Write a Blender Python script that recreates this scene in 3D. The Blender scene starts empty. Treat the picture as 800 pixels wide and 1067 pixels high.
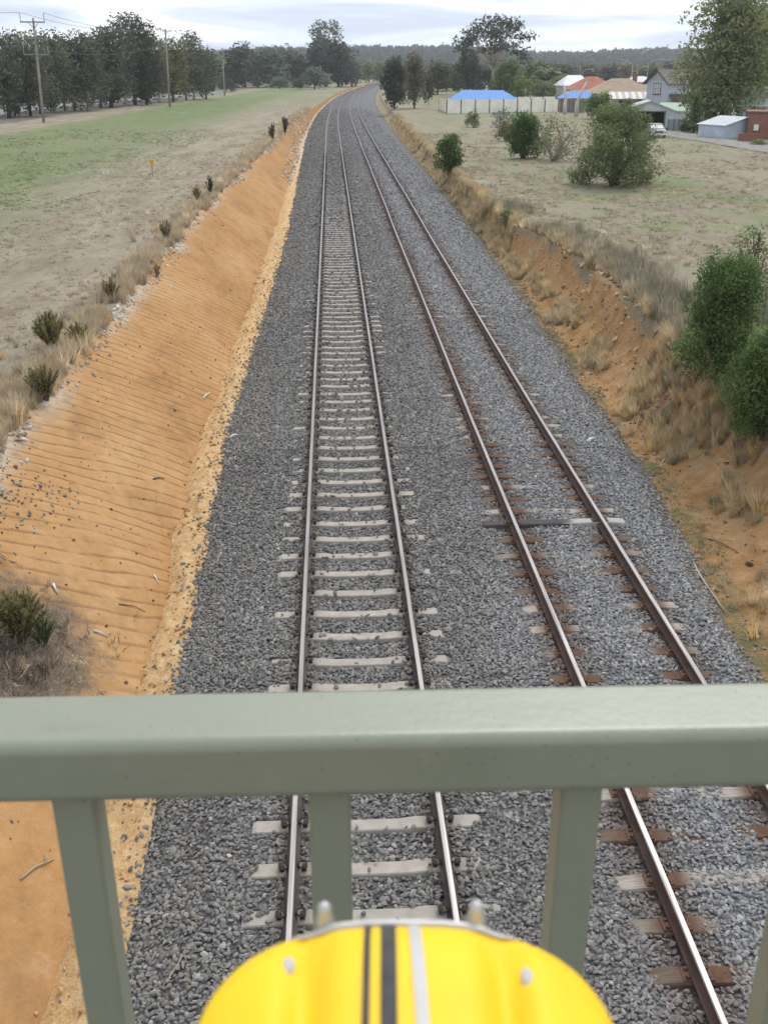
import bpy, math
import numpy as np
from mathutils import Vector, Matrix

R = math.radians
scene = bpy.context.scene
col = scene.collection

# ------------------------------------------------------------------ camera
F_PX, PW, PH = 1064.0, 800.0, 1067.0
PITCH = math.atan((PH / 2 - 71.0) / F_PX)                 # looking down along the line
YAW = math.atan(57.0 * math.cos(PITCH) / F_PX)            # heading a little right of the track
CAM = np.array([0.0, 0.0, 7.95])
FWD = np.array([math.sin(YAW) * math.cos(PITCH), math.cos(YAW) * math.cos(PITCH), -math.sin(PITCH)])
RGT = np.array([math.cos(YAW), -math.sin(YAW), 0.0])
UPV = np.cross(RGT, FWD)
cam_data = bpy.data.cameras.new('camera')
cam_data.sensor_fit = 'VERTICAL'
cam_data.sensor_height = 24.0
cam_data.sensor_width = 24.0
cam_data.lens = F_PX / PH * 24.0
cam_data.clip_start = 0.02
cam_data.clip_end = 9000
cam_data.dof.use_dof = True
cam_data.dof.focus_distance = 9.0
cam_data.dof.aperture_fstop = 6.8
cam = bpy.data.objects.new('camera', cam_data)
col.objects.link(cam)
cam.matrix_world = Matrix(((RGT[0], UPV[0], -FWD[0], CAM[0]), (RGT[1], UPV[1], -FWD[1], CAM[1]),
                           (RGT[2], UPV[2], -FWD[2], CAM[2]), (0, 0, 0, 1)))
scene.camera = cam

# ------------------------------------------------------------------ sky, sun, exposure
SUN_EL, SUN_ROT = 52.0, 25.0       # high, a little right of the line, behind the clouds
world = bpy.data.worlds.new('World')
scene.world = world
world.use_nodes = True
wn, wl = world.node_tree.nodes, world.node_tree.links
wn.clear()
w_out = wn.new('ShaderNodeOutputWorld')
w_bg = wn.new('ShaderNodeBackground')
w_bg.inputs['Strength'].default_value = 0.085
w_sky = wn.new('ShaderNodeTexSky')
w_sky.sky_type = 'NISHITA'
w_sky.sun_disc = False
w_sky.sun_elevation = R(SUN_EL)
w_sky.sun_rotation = R(SUN_ROT)
w_tc = wn.new('ShaderNodeTexCoord')
w_map = wn.new('ShaderNodeMapping')
w_map.inputs['Scale'].default_value = (3.0, 3.0, 24.0)
w_map.inputs['Location'].default_value = (0.3, 1.7, 0.35)
wl.new(w_tc.outputs['Generated'], w_map.inputs['Vector'])
w_n1 = wn.new('ShaderNodeTexNoise')
w_n1.inputs['Scale'].default_value = 1.6
w_n1.inputs['Detail'].default_value = 7
w_n1.inputs['Roughness'].default_value = 0.55
w_n1.inputs['Distortion'].default_value = 0.6
wl.new(w_map.outputs['Vector'], w_n1.inputs['Vector'])
w_r = wn.new('ShaderNodeValToRGB')          # cloud brightness: grey-blue bellies to white
el = w_r.color_ramp.elements
el[0].position, el[0].color = 0.38, (5.6, 6.4, 8.1, 1)
el[1].position, el[1].color = 0.64, (12.8, 12.7, 12.5, 1)
e = el.new(0.50); e.color = (7.6, 8.5, 10.2, 1)
wl.new(w_n1.outputs['Fac'], w_r.inputs['Fac'])
w_mix = wn.new('ShaderNodeMixRGB')
w_mix.inputs['Fac'].default_value = 0.93     # near-complete cloud cover
wl.new(w_sky.outputs['Color'], w_mix.inputs['Color1'])
wl.new(w_r.outputs['Color'], w_mix.inputs['Color2'])
wl.new(w_mix.outputs['Color'], w_bg.inputs['Color'])
wl.new(w_bg.outputs['Background'], w_out.inputs['Surface'])

sun_data = bpy.data.lights.new('sun', 'SUN')
sun_data.energy = 1.6
sun_data.angle = R(32)
sun_data.color = (1.0, 0.96, 0.9)
sun = bpy.data.objects.new('sun', sun_data)
col.objects.link(sun)
sun_dir = Vector((math.sin(R(SUN_ROT)) * math.cos(R(SUN_EL)), math.cos(R(SUN_ROT)) * math.cos(R(SUN_EL)), math.sin(R(SUN_EL))))
sun.rotation_euler = sun_dir.to_track_quat('Z', 'Y').to_euler()

scene.view_settings.view_transform = 'Standard'
scene.view_settings.look = 'None'
scene.view_settings.exposure = 0.56
scene.view_settings.gamma = 1.0
scene.view_settings.use_curve_mapping = False
scene.cycles.max_bounces = 6
scene.cycles.transparent_max_bounces = 4
scene.cycles.volume_bounces = 1

# TERRAIN-BEGIN ---------------------------------------------------- number helpers and the lie of the land
def hash2(ix, iy, seed):
    n = (ix.astype(np.int64) * 374761393 + iy.astype(np.int64) * 668265263 + seed * 1442695041) & 0x7fffffff
    n = ((n ^ (n >> 13)) * 1274126177) & 0x7fffffff
    n = n ^ (n >> 16)
    return (n & 0xffff) / 65535.0

def vnoise(x, y, seed=0):
    x, y = np.broadcast_arrays(np.asarray(x, float), np.asarray(y, float))
    ix, iy = np.floor(x), np.floor(y)
    fx, fy = x - ix, y - iy
    fx, fy = fx * fx * (3 - 2 * fx), fy * fy * (3 - 2 * fy)
    a, b = hash2(ix, iy, seed), hash2(ix + 1, iy, seed)
    c, d = hash2(ix, iy + 1, seed), hash2(ix + 1, iy + 1, seed)
    return (a + (b - a) * fx) * (1 - fy) + (c + (d - c) * fx) * fy - 0.5

def fbm(x, y, seed=0, octaves=4):
    s, amp = 0.0, 1.0
    for o in range(octaves):
        s = s + amp * vnoise(np.asarray(x) * 2 ** o + 7.3 * o, np.asarray(y) * 2 ** o - 3.1 * o, seed + o)
        amp *= 0.5
    return s

def ip(y, *pts):
    return np.interp(y, [p[0] for p in pts], [p[1] for p in pts])

def xc(y):                                   # the line bends gently right far away
    return np.maximum(0, np.asarray(y, float) - 143.0) ** 2 / 8570.0

def e_top(y):                                # top edge of the cut on the left
    return ip(y, (0, -6.2), (27, -6.3), (49, -6.5), (136, -5.4), (220, -4.3), (320, -3.4), (900, -3.4)) + 0.30 * fbm(np.asarray(y) * 0.5, 0.3, 5)
def e_toe(y):
    return ip(y, (0, -2.95), (12, -3.0), (16, -3.1), (23, -3.42), (30, -3.36), (64, -3.3), (134, -3.95), (220, -3.7), (320, -3.2), (900, -3.2)) + 0.16 * fbm(np.asarray(y) * 0.8, 1.7, 9)
def e_bl(y):                                 # outer edge of the ballast, left
    return ip(y, (0, -2.2), (8, -2.25), (13, -2.42), (25, -2.7), (37, -2.55), (56, -2.4), (134, -3.15), (220, -3.2), (320, -2.9), (900, -2.9)) + 0.10 * fbm(np.asarray(y) * 0.9, 4.7, 19)
def e_br(y):
    return ip(y, (0, 6.0), (13, 6.1), (19.6, 6.8), (28, 6.98), (50, 7.6), (100, 8.3), (206, 9.4), (400, 9.6), (900, 9.6)) + 0.14 * fbm(np.asarray(y) * 0.7, 2.2, 29)
def e_crest(y):
    return ip(y, (0, 10.6), (10, 10.6), (15, 10.2), (19, 9.3), (24, 8.7), (33, 9.2), (41, 9.3), (49, 8.5), (75, 8.75), (120, 9.7), (220, 11.2), (400, 11.4), (900, 11.4)) + 0.35 * fbm(np.asarray(y) * 0.45, 6.1, 39)
def z_left(y):
    return ip(y, (0, 1.5), (60, 1.5), (136, 1.35), (200, 0.85), (290, 0.3), (500, 0.3), (4000, 0.3))
def z_right(y):
    return ip(y, (0, 1.5), (36, 1.5), (50, 1.2), (75, 1.05), (110, 0.9), (200, 0.85), (400, 0.6), (4000, 0.5))
Z_TOE, Z_BL, Z_BR = -0.62, -0.46, -0.22

def z_ballast(d, y):
    """Top of the ballast under the loose stones; sleeper tops are at 0."""
    d = np.asarray(d, float)
    bl, br = e_bl(y), e_br(y)
    z = np.full(np.broadcast(d, np.asarray(y)).shape, -0.02) + 0.03 * fbm(d * 0.8, np.asarray(y) * 0.5, 51)
    cribs = (d > -0.40) & (d < 0.94)
    z = np.where(cribs, -0.075, z)
    shoulder_l = np.clip((-1.45 - d) / np.maximum(0.2, -1.45 - bl), 0, 1)
    z = z * (1 - shoulder_l) + Z_BL * shoulder_l
    shoulder_r = np.clip((d - 5.75) / np.maximum(0.2, br - 5.75), 0, 1)
    z = z * (1 - shoulder_r) + Z_BR * shoulder_r
    for rx in (3.31, 4.98):                   # stones are swept low around the old rails
        z = z - 0.045 * np.exp(-((d - rx) / 0.33) ** 4)
    return z

def z_ground(d, y):
    d, y = np.broadcast_arrays(np.asarray(d, float), np.asarray(y, float))
    et, eo, bl, br, cr = e_top(y), e_toe(y), e_bl(y), e_br(y), e_crest(y)
    zl, zr = z_left(y), z_right(y)
    fade = np.clip(1 - (y - 60) / 200.0, 0.15, 1)
    # left paddock
    z = zl + 0.10 * fbm(d * 0.25, y * 0.12, 61) * np.clip((et - d) / 2, 0, 1) + 0.25 * fbm(d * 0.02, y * 0.02, 62) * np.clip((et - d) / 40, 0, 1)
    # cut slope
    t = np.clip((d - et) / np.maximum(0.3, eo - et), 0, 1)
    prof = t ** 1.12
    zs = zl + (np.minimum(Z_TOE, zl - 0.1) - zl) * prof
    ph = (y - 0.85 * d + 0.35 * fbm(d * 0.35, y * 0.2, 63)) * 2.1 + 0.9 * fbm(y * 0.3, 0, 64)
    saw = ph - np.floor(ph)
    amp = 0.5 + 0.9 * (fbm(y * 0.9, d * 0.3, 68) + 0.4)
    zs = zs + np.sin(np.pi * t) * fade * (0.008 * amp * (saw - 0.5) + 0.05 * fbm(d * 0.7, y * 0.35, 65, 4))
    z = np.where(d > et, zs, z)
    # ditch bank
    t = np.clip((d - eo) / np.maximum(0.15, bl - eo), 0, 1)
    zd = np.minimum(Z_TOE, zl - 0.1) * (1 - t) + Z_BL * t + np.sin(np.pi * t) * (0.10 + 0.20 * fbm(d * 3, y * 1.6, 66))
    z = np.where(d > eo, zd, z)
    # ballast
    z = np.where(d > bl, z_ballast(d, y), z)
    # right bank: foot, dirt apron, scarp
    w = np.maximum(0.5, cr - br)
    t = np.clip((d - br) / w, 0, 1)
    scarp = 0.06 * t + 0.30 * np.clip((t - 0.30) / 0.38, 0, 1) + 0.64 * np.clip((t - 0.66 + 0.14 * fbm(y * 0.6, 3, 67)) / 0.30, 0, 1) ** 1.3
    scarp = np.clip(scarp, 0, 1)
    zb = Z_BR + (zr - Z_BR) * scarp + np.sin(np.pi * t) * (0.12 * fbm(d * 1.4, y * 0.9, 71) + 0.10 * fbm(d * 4, y * 3, 72, 3)) * fade
    z = np.where(d > br, zb, z)
    zp = zr + (0.12 * fbm(d * 0.3, y * 0.2, 73) * np.clip((d - cr) / 2, 0, 1) + 0.3 * fbm(d * 0.025, y * 0.025, 74) * np.clip((d - cr) / 40, 0, 1))
    z = np.where(d > cr, zp, z)
    return z

def zg(x, y):
    return float(z_ground(x - xc(y), y))

def ray(px, py):
    return FWD * F_PX + RGT * (px - PW / 2) - UPV * (py - PH / 2)

def spot(px, py):
    """Survey helper: where a sight line over the land meets the ground."""
    d = ray(px, py); d = d / np.linalg.norm(d)
    lo, hi = 4.0, 3500.0
    for k in range(4):
        t = np.geomspace(lo, hi, 400) if k == 0 else np.linspace(lo, hi, 24)
        P = CAM[None, :] + d[None, :] * t[:, None]
        under = P[:, 2] < z_ground(P[:, 0] - xc(P[:, 1]), P[:, 1])
        i = int(np.argmax(under)) if under.any() else len(t) - 1
        lo, hi = t[max(i - 1, 0)], t[i]
    return CAM + d * ((lo + hi) / 2)

def far(px, dist):
    """A point on the ground at a given distance along a bearing."""
    d = ray(px, 71.0); d = d / math.hypot(d[0], d[1])
    p = CAM + d * dist
    return np.array([p[0], p[1], zg(p[0], p[1])])

def height_to(p, py):
    """Height above p that reaches sight-line row py."""
    dist = math.hypot(p[0] - CAM[0], p[1] - CAM[1])
    ang = PITCH + math.atan((py - PH / 2) / F_PX)
    return CAM[2] - dist * math.tan(ang) - p[2]

def across(p, px, py, rz):
    """Sideways offset, in a thing's own x direction, of the sight line (px, py) at the distance of p."""
    d = ray(px, py); dist = math.hypot(p[0] - CAM[0], p[1] - CAM[1]); k = dist / math.hypot(d[0], d[1])
    return (CAM[0] + d[0] * k - p[0]) * math.cos(rz) + (CAM[1] + d[1] * k - p[1]) * math.sin(rz)

def mpp(p):
    return float((np.asarray(p) - CAM) @ FWD) / F_PX
# TERRAIN-END

# ------------------------------------------------------------------ mesh helpers
class MB:
    """Collects vertices and faces; build() links them as ONE mesh object."""
    def __init__(self):
        self.v, self.f, self.m = [], [], []
    def add(self, verts, faces, mi=0):
        o = len(self.v)
        self.v += [tuple(map(float, p)) for p in verts]
        self.f += [tuple(int(i) + o for i in f) for f in faces]
        self.m += [mi] * len(faces)
    def box(self, c, s, rz=0.0, mi=0, taper=1.0):
        x, y, z = s[0] / 2, s[1] / 2, s[2] / 2
        ca, sa = math.cos(rz), math.sin(rz)
        vs = []
        for k, zz in ((1.0, -z), (taper, z)):
            for sx, sy in ((-1, -1), (1, -1), (1, 1), (-1, 1)):
                px, py = sx * x * k, sy * y * k
                vs.append((c[0] + px * ca - py * sa, c[1] + px * sa + py * ca, c[2] + zz))
        self.add(vs, [(3, 2, 1, 0), (4, 5, 6, 7), (0, 1, 5, 4), (1, 2, 6, 5), (2, 3, 7, 6), (3, 0, 4, 7)], mi)
    def tube(self, pts, radii, n=6, mi=0, caps=True):
        pts = [Vector(p) for p in pts]
        if not hasattr(radii, '__len__'):
            radii = [radii] * len(pts)
        rings = []
        up = Vector((0.13, 0.31, 1)).normalized()
        for i, p in enumerate(pts):
            t = (pts[min(i + 1, len(pts) - 1)] - pts[max(i - 1, 0)])
            t = t.normalized() if t.length > 1e-9 else Vector((0, 0, 1))
            a = t.cross(up)
            if a.length < 0.05:
                a = t.cross(Vector((1, 0, 0)))
            a.normalize(); b = t.cross(a)
            rings.append([p + (a * math.cos(2 * math.pi * k / n) + b * math.sin(2 * math.pi * k / n)) * radii[i] for k in range(n)])
        vs = [q for r in rings for q in r]
        fs = []
        for i in range(len(pts) - 1):
            for k in range(n):
                k2 = (k + 1) % n
                fs.append((i * n + k, i * n + k2, (i + 1) * n + k2, (i + 1) * n + k))
        if caps:
            fs.append(tuple(range(n))[::-1])
            fs.append(tuple((len(pts) - 1) * n + k for k in range(n)))
        self.add(vs, fs, mi)
    def sweep(self, path, prof, mi_of=None, caps=True):
        """prof: closed (x, z) outline; path: list of (point, right vector)."""
        n = len(prof)
        vs = []
        for p, r in path:
            for a, b in prof:
                vs.append((p[0] + r[0] * a, p[1] + r[1] * a, p[2] + b))
        for i in range(len(path) - 1):
            for k in range(n):
                k2 = (k + 1) % n
                self_m = mi_of(k) if mi_of else 0
                self.add([vs[i * n + k], vs[i * n + k2], vs[(i + 1) * n + k2], vs[(i + 1) * n + k]], [(0, 1, 2, 3)], self_m)
        if caps:
            self.add(vs[:n], [tuple(range(n))[::-1]], 0)
            self.add(vs[-n:], [tuple(range(n))], 0)
    def prism(self, outline, axis_from, axis_to, mi=0):
        """outline: list of 3D points at axis_from offset 0; extruded by vector axis_to - axis_from."""
        d = np.array(axis_to, float) - np.array(axis_from, float)
        n = len(outline)
        a = [np.array(p, float) for p in outline]
        vs = a + [p + d for p in a]
        fs = [tuple(range(n))[::-1], tuple(n + k for k in range(n))]
        for k in range(n):
            k2 = (k + 1) % n
            fs.append((k, k2, n + k2, n + k))
        self.add(vs, fs, mi)
    def mesh(self, name, mats, smooth=False):
        me = bpy.data.meshes.new(name)
        me.from_pydata(self.v, [], self.f)
        for m in (mats if isinstance(mats, (list, tuple)) else [mats]):
            me.materials.append(m)
        if any(self.m):
            me.polygons.foreach_set('material_index', self.m)
        if smooth:
            me.polygons.foreach_set('use_smooth', [True] * len(me.polygons))
        me.update()
        return me
    def build(self, name, mats, parent=None, smooth=False, loc=None):
        return link(name, self.mesh(name, mats, smooth), parent, loc)

def link(name, me, parent=None, loc=None):
    o = bpy.data.objects.new(name, me)
    col.objects.link(o)
    if parent is not None:
        o.parent = parent
    if loc is not None:
        o.location = loc
    return o

def tag(o, label=None, cat=None, group=None, kind=None):
    if label: o['label'] = label
    if cat: o['category'] = cat
    if group: o['group'] = group
    if kind: o['kind'] = kind
    return o

def thing(name, loc, label, cat, rz=0.0, group=None, scale=1.0):
    o = bpy.data.objects.new(name, None)
    o.empty_display_size = 0.3
    col.objects.link(o)
    o.location = tuple(float(v) for v in loc)
    o.rotation_euler = (0, 0, rz)
    o.scale = (scale, scale, scale) if not hasattr(scale, '__len__') else scale
    return tag(o, label, cat, group)

def np_mesh(name, verts, quads, mat, attrs=None, smooth=False):
    """Fast mesh from arrays of vertices and quads (or triangles)."""
    verts = np.asarray(verts, np.float32); quads = np.asarray(quads, np.int32)
    me = bpy.data.meshes.new(name)
    k = quads.shape[1]
    me.vertices.add(len(verts)); me.vertices.foreach_set('co', verts.ravel())
    me.loops.add(quads.size); me.loops.foreach_set('vertex_index', quads.ravel())
    me.polygons.add(len(quads))
    me.polygons.foreach_set('loop_start', np.arange(0, quads.size, k, dtype=np.int32))
    if smooth:
        me.polygons.foreach_set('use_smooth', np.ones(len(quads), bool))
    for nm, (dom, arr) in (attrs or {}).items():
        a = me.attributes.new(nm, 'FLOAT', dom)
        a.data.foreach_set('value', np.asarray(arr, np.float32).ravel())
    if mat: me.materials.append(mat)
    me.update(calc_edges=True)
    me.validate()
    return me

# ------------------------------------------------------------------ material helpers
class NT:
    def __init__(self, name, rough=0.9, spec=0.3):
        self.m = bpy.data.materials.new(name)
        self.m.use_nodes = True
        self.t = self.m.node_tree
        self.b = self.t.nodes['Principled BSDF']
        self.b.inputs['Roughness'].default_value = rough
        self.b.inputs['Specular IOR Level'].default_value = spec
        self._pos = None
    def node(self, typ, **kw):
        n = self.t.nodes.new(typ)
        for k, v in kw.items(): setattr(n, k, v)
        return n
    def put(self, sock, v):
        if isinstance(v, bpy.types.NodeSocket): self.t.links.new(v, sock)
        elif hasattr(v, '__len__') and len(v) == 3 and sock.type == 'RGBA': sock.default_value = (*v, 1)
        else: sock.default_value = v
    def pos(self, scale=(1, 1, 1), obj=False):
        if obj:
            s = self.node('ShaderNodeTexCoord').outputs['Object']
        else:
            s = self.node('ShaderNodeNewGeometry').outputs['Position']
        if scale == (1, 1, 1): return s
        mp = self.node('ShaderNodeMapping')
        self.t.links.new(s, mp.inputs['Vector'])
        mp.inputs['Scale'].default_value = scale
        return mp.outputs['Vector']
    def noise(self, scale, detail=4, rough=0.55, vec=None, dist=0.0):
        n = self.node('ShaderNodeTexNoise')
        n.inputs['Scale'].default_value = scale; n.inputs['Detail'].default_value = detail
        n.inputs['Roughness'].default_value = rough; n.inputs['Distortion'].default_value = dist
        self.put(n.inputs['Vector'], vec if vec is not None else self.pos())
        return n.outputs['Fac']
    def vor(self, scale, vec=None, feature='F1', out='Distance'):
        n = self.node('ShaderNodeTexVoronoi', feature=feature)
        n.inputs['Scale'].default_value = scale
        self.put(n.inputs['Vector'], vec if vec is not None else self.pos())
        return n.outputs[out]
    def ramp(self, fac, stops):
        r = self.node('ShaderNodeValToRGB')
        els = r.color_ramp.elements
        while len(els) < len(stops): els.new(0.5)
        for e_, (p, c) in zip(els, stops):
            e_.position = p
            e_.color = (*c, 1) if hasattr(c, '__len__') else (c, c, c, 1)
        self.put(r.inputs['Fac'], fac)
        return r.outputs['Color']
    def mix(self, fac, a, b, blend='MIX'):
        n = self.node('ShaderNodeMixRGB', blend_type=blend)
        self.put(n.inputs['Fac'], fac); self.put(n.inputs['Color1'], a); self.put(n.inputs['Color2'], b)
        return n.outputs['Color']
    def math(self, op, a, b=0.0, clamp=False):
        n = self.node('ShaderNodeMath', operation=op, use_clamp=clamp)
        self.put(n.inputs[0], a); self.put(n.inputs[1], b)
        return n.outputs[0]
    def step(self, v, a, b):
        n = self.node('ShaderNodeMapRange')
        n.interpolation_type = 'SMOOTHSTEP'
        self.put(n.inputs['Value'], v); n.inputs['From Min'].default_value = a; n.inputs['From Max'].default_value = b
        return n.outputs['Result']
    def attr(self, name, inst=False):
        n = self.node('ShaderNodeAttribute')
        n.attribute_name = name
        if inst: n.attribute_type = 'INSTANCER'
        return n
    def xyz(self, vec=None):
        s = self.node('ShaderNodeSeparateXYZ')
        self.put(s.inputs[0], vec if vec is not None else self.pos())
        return s.outputs
    def color(self, c): self.put(self.b.inputs['Base Color'], c); return self
    def bump(self, h, strength=0.5, dist=0.02):
        n = self.node('ShaderNodeBump')
        n.inputs['Strength'].default_value = strength; n.inputs['Distance'].default_value = dist
        self.put(n.inputs['Height'], h)
        self.t.links.new(n.outputs['Normal'], self.b.inputs['Normal'])
        return self

def plain(name, c, rough=0.7, spec=0.3, var=0.25, scale=8.0, metal=0.0, bump=0.0, obj=True):
    """A painted, wooden or metal surface with a little wear in its colour."""
    n = NT(name, rough, spec)
    f = n.noise(scale, 5, 0.6, n.pos((1, 1, 1), obj=True) if obj else None)
    lo = tuple(v * (1 - var) for v in c); hi = tuple(min(1, v * (1 + var)) for v in c)
    n.color(n.ramp(f, [(0.3, lo), (0.7, hi)]))
    n.b.inputs['Metallic'].default_value = metal
    if bump: n.bump(f, bump, 0.01)
    return n.m
#MARK-GROUND

# ------------------------------------------------------------------ ground materials
def mat_paddock(name, side):
    n = NT(name, 0.95, 0.1)
    d = n.attr('d').outputs['Fac']
    p = n.pos()
    xyz = n.xyz(p)
    big = n.noise(0.05, 4, 0.6, n.pos((1.0, 0.25, 1)))
    mid = n.noise(0.5, 5, 0.65, n.pos((1.4, 0.45, 1)))
    fine = n.noise(5.0, 5, 0.7)
    vfine = n.noise(28.0, 4, 0.7)
    dry = n.ramp(n.math('ADD', n.math('MULTIPLY', mid, 0.6), n.math('MULTIPLY', fine, 0.4)),
                 [(0.30, (0.185, 0.150, 0.105)), (0.46, (0.285, 0.240, 0.170)), (0.58, (0.365, 0.315, 0.232)), (0.72, (0.44, 0.395, 0.31))])
    green = n.ramp(n.math('ADD', n.math('MULTIPLY', mid, 0.5), n.math('MULTIPLY', fine, 0.5)),
                   [(0.30, (0.075, 0.125, 0.036)), (0.5, (0.140, 0.205, 0.068)), (0.7, (0.235, 0.275, 0.125))])
    if side == 'l':
        # a green belt between the bare strip by the cut and the worn track by the poles
        belt = n.math('MULTIPLY', n.step(d, -11.5, -21.0), n.step(d, -37.5, -32.5))
        edge = n.math('ADD', n.math('MULTIPLY', mid, 0.75), n.math('MULTIPLY', big, 0.65))
        g = n.math('MULTIPLY', belt, n.step(edge, 0.42, 0.72))
        g2 = n.math('MULTIPLY', n.step(d, -6.5, -10.0), n.step(n.noise(0.9, 5, 0.7, n.pos((1.0, 0.35, 1))), 0.56, 0.72))
        g = n.math('MAXIMUM', g, n.math('MULTIPLY', g2, 0.45))
        g = n.math('MAXIMUM', g, n.math('MULTIPLY', n.step(xyz[1], 170, 260), n.math('MULTIPLY', n.step(edge, 0.55, 0.85), 0.7)))
        verge = n.math('MULTIPLY', n.step(d, -41.5, -43.5), n.step(mid, 0.30, 0.50))
        c = n.mix(n.math('MULTIPLY', g, 0.78), dry, green)
        c = n.mix(n.math('MULTIPLY', verge, 0.75), c, n.ramp(fine, [(0.3, (0.06, 0.052, 0.042)), (0.7, (0.15, 0.13, 0.105))]))
        # scattered dark tufts and clods in the bare strip
        v = n.vor(2.1, n.pos((1, 0.8, 1)))
        c = n.mix(n.math('MULTIPLY', n.step(v, 0.22, 0.08), n.step(mid, 0.42, 0.6)), c, (0.085, 0.095, 0.05))
    else:
        edge = n.math('ADD', n.math('MULTIPLY', mid, 0.8), n.math('MULTIPLY', big, 0.6))
        g = n.math('MULTIPLY', n.step(d, 9.5, 14.0), n.step(edge, 0.66, 0.84))
        c = n.mix(n.math('MULTIPLY', g, 0.8), n.mix(0.04, dry, green), green)
        pale = n.math('MULTIPLY', n.step(n.noise(0.22, 4, 0.6, n.pos((0.5, 1.2, 1))), 0.56, 0.66), 0.7)
        c = n.mix(pale, c, n.ramp(fine, [(0.3, (0.24, 0.21, 0.15)), (0.7, (0.42, 0.37, 0.28))]))
    c = n.mix(0.5, c, n.ramp(vfine, [(0.25, 0.55), (0.75, 1.0)]), 'MULTIPLY')
    n.color(c)
    n.bump(n.math('ADD', n.math('MULTIPLY', fine, 0.6), n.math('MULTIPLY', vfine, 0.4)), 0.8, 0.10)
    return n.m

def mat_cut():
    n = NT('orange_clay', 0.95, 0.08)
    t = n.attr('t').outputs['Fac']
    d = n.attr('d').outputs['Fac']
    p = n.pos()
    y = n.xyz(p)[1]
    a = n.noise(0.35, 5, 0.6, n.pos((1.0, 0.5, 1)))
    b = n.noise(3.2, 6, 0.65)
    c3 = n.noise(22.0, 4, 0.7)
    f = n.math('ADD', n.math('MULTIPLY', a, 0.5), n.math('ADD', n.math('MULTIPLY', b, 0.35), n.math('MULTIPLY', c3, 0.15)))
    c = n.ramp(f, [(0.33, (0.29, 0.152, 0.058)), (0.46, (0.405, 0.222, 0.090)), (0.56, (0.465, 0.272, 0.122)), (0.70, (0.55, 0.365, 0.190))])
    # thin grooves left by the digger bucket, running down the slope
    warp = n.math('MULTIPLY', n.noise(0.45, 3, 0.5, n.pos((1, 0.6, 1))), 0.16)
    ph = n.math('MULTIPLY', n.math('ADD', n.math('SUBTRACT', y, n.math('MULTIPLY', d, 0.85)), warp), 2.3)
    ph = n.math('ADD', ph, n.math('MULTIPLY', n.noise(0.5, 2, 0.5, n.pos((0.1, 1, 1))), 1.3))
    fr = n.math('FRACT', ph)
    brk = n.math('MULTIPLY', n.step(n.noise(1.1, 4, 0.7, n.pos((1.0, 1.4, 1))), 0.34, 0.54), n.step(y, 9.0, 17.0))
    fr = n.math('MULTIPLY', fr, n.step(y, 9.0, 17.0))
    groove = n.math('MULTIPLY', n.step(fr, 0.22, 0.02), brk)
    c = n.mix(n.math('MULTIPLY', groove, 0.62), c, (0.195, 0.100, 0.044))
    c = n.mix(n.math('MULTIPLY', n.step(fr, 0.55, 1.0), 0.16), c, (0.52, 0.33, 0.17))  # groove shading painted into the colour: dark lines above, paler ridges here
    c = n.mix(n.math('MULTIPLY', n.step(n.noise(0.9, 5, 0.7, n.pos((0.7, 0.5, 1))), 0.50, 0.66), 0.45), c, (0.235, 0.135, 0.065))
    c = n.mix(n.math('MULTIPLY', n.step(n.noise(1.5, 5, 0.7, n.pos((0.6, 1.3, 1))), 0.58, 0.72), 0.5), c, (0.48, 0.32, 0.20))
    c = n.mix(n.math('MULTIPLY', n.step(n.noise(60, 3, 0.7), 0.60, 0.70), 0.5), c, (0.16, 0.09, 0.05))
    # paler, dusty top with lime rubble at the lip
    lip = n.step(n.math('ADD', t, n.math('MULTIPLY', n.math('SUBTRACT', b, 0.5), 0.5)), 0.21, 0.05)
    lip = n.math('MULTIPLY', lip, n.step(n.noise(0.22, 3, 0.6, n.pos((0.3, 1, 0))), 0.40, 0.58))
    c = n.mix(n.math('MULTIPLY', lip, 0.85), c, n.ramp(b, [(0.35, (0.26, 0.205, 0.140)), (0.5, (0.46, 0.40, 0.31)), (0.62, (0.68, 0.63, 0.54))]))
    # grey litter around the near bush
    v1 = n.node('ShaderNodeVectorMath', operation='DISTANCE')
    n.put(v1.inputs[0], n.pos((1, 0.62, 0))); v1.inputs[1].default_value = (-4.75, 12.5 * 0.62, 0)
    lit = n.step(n.math('ADD', v1.outputs['Value'], n.math('MULTIPLY', n.math('SUBTRACT', n.noise(2.5, 5, 0.7), 0.5), 1.6)), 1.55, 0.75)
    c = n.mix(n.math('MULTIPLY', lit, 0.9), c, n.ramp(n.noise(30, 5, 0.75, n.pos((1.0, 0.5, 1))), [(0.3, (0.055, 0.048, 0.040)), (0.52, (0.130, 0.112, 0.090)), (0.72, (0.30, 0.25, 0.18))]))
    n.color(c)
    h = n.math('ADD', n.math('ADD', n.math('MULTIPLY', b, 0.4), n.math('MULTIPLY', c3, 0.25)), n.math('ADD', n.math('MULTIPLY', groove, -0.5), n.math('MULTIPLY', fr, 0.55)))
    n.bump(h, 0.7, 0.06)
    return n.m

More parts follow.
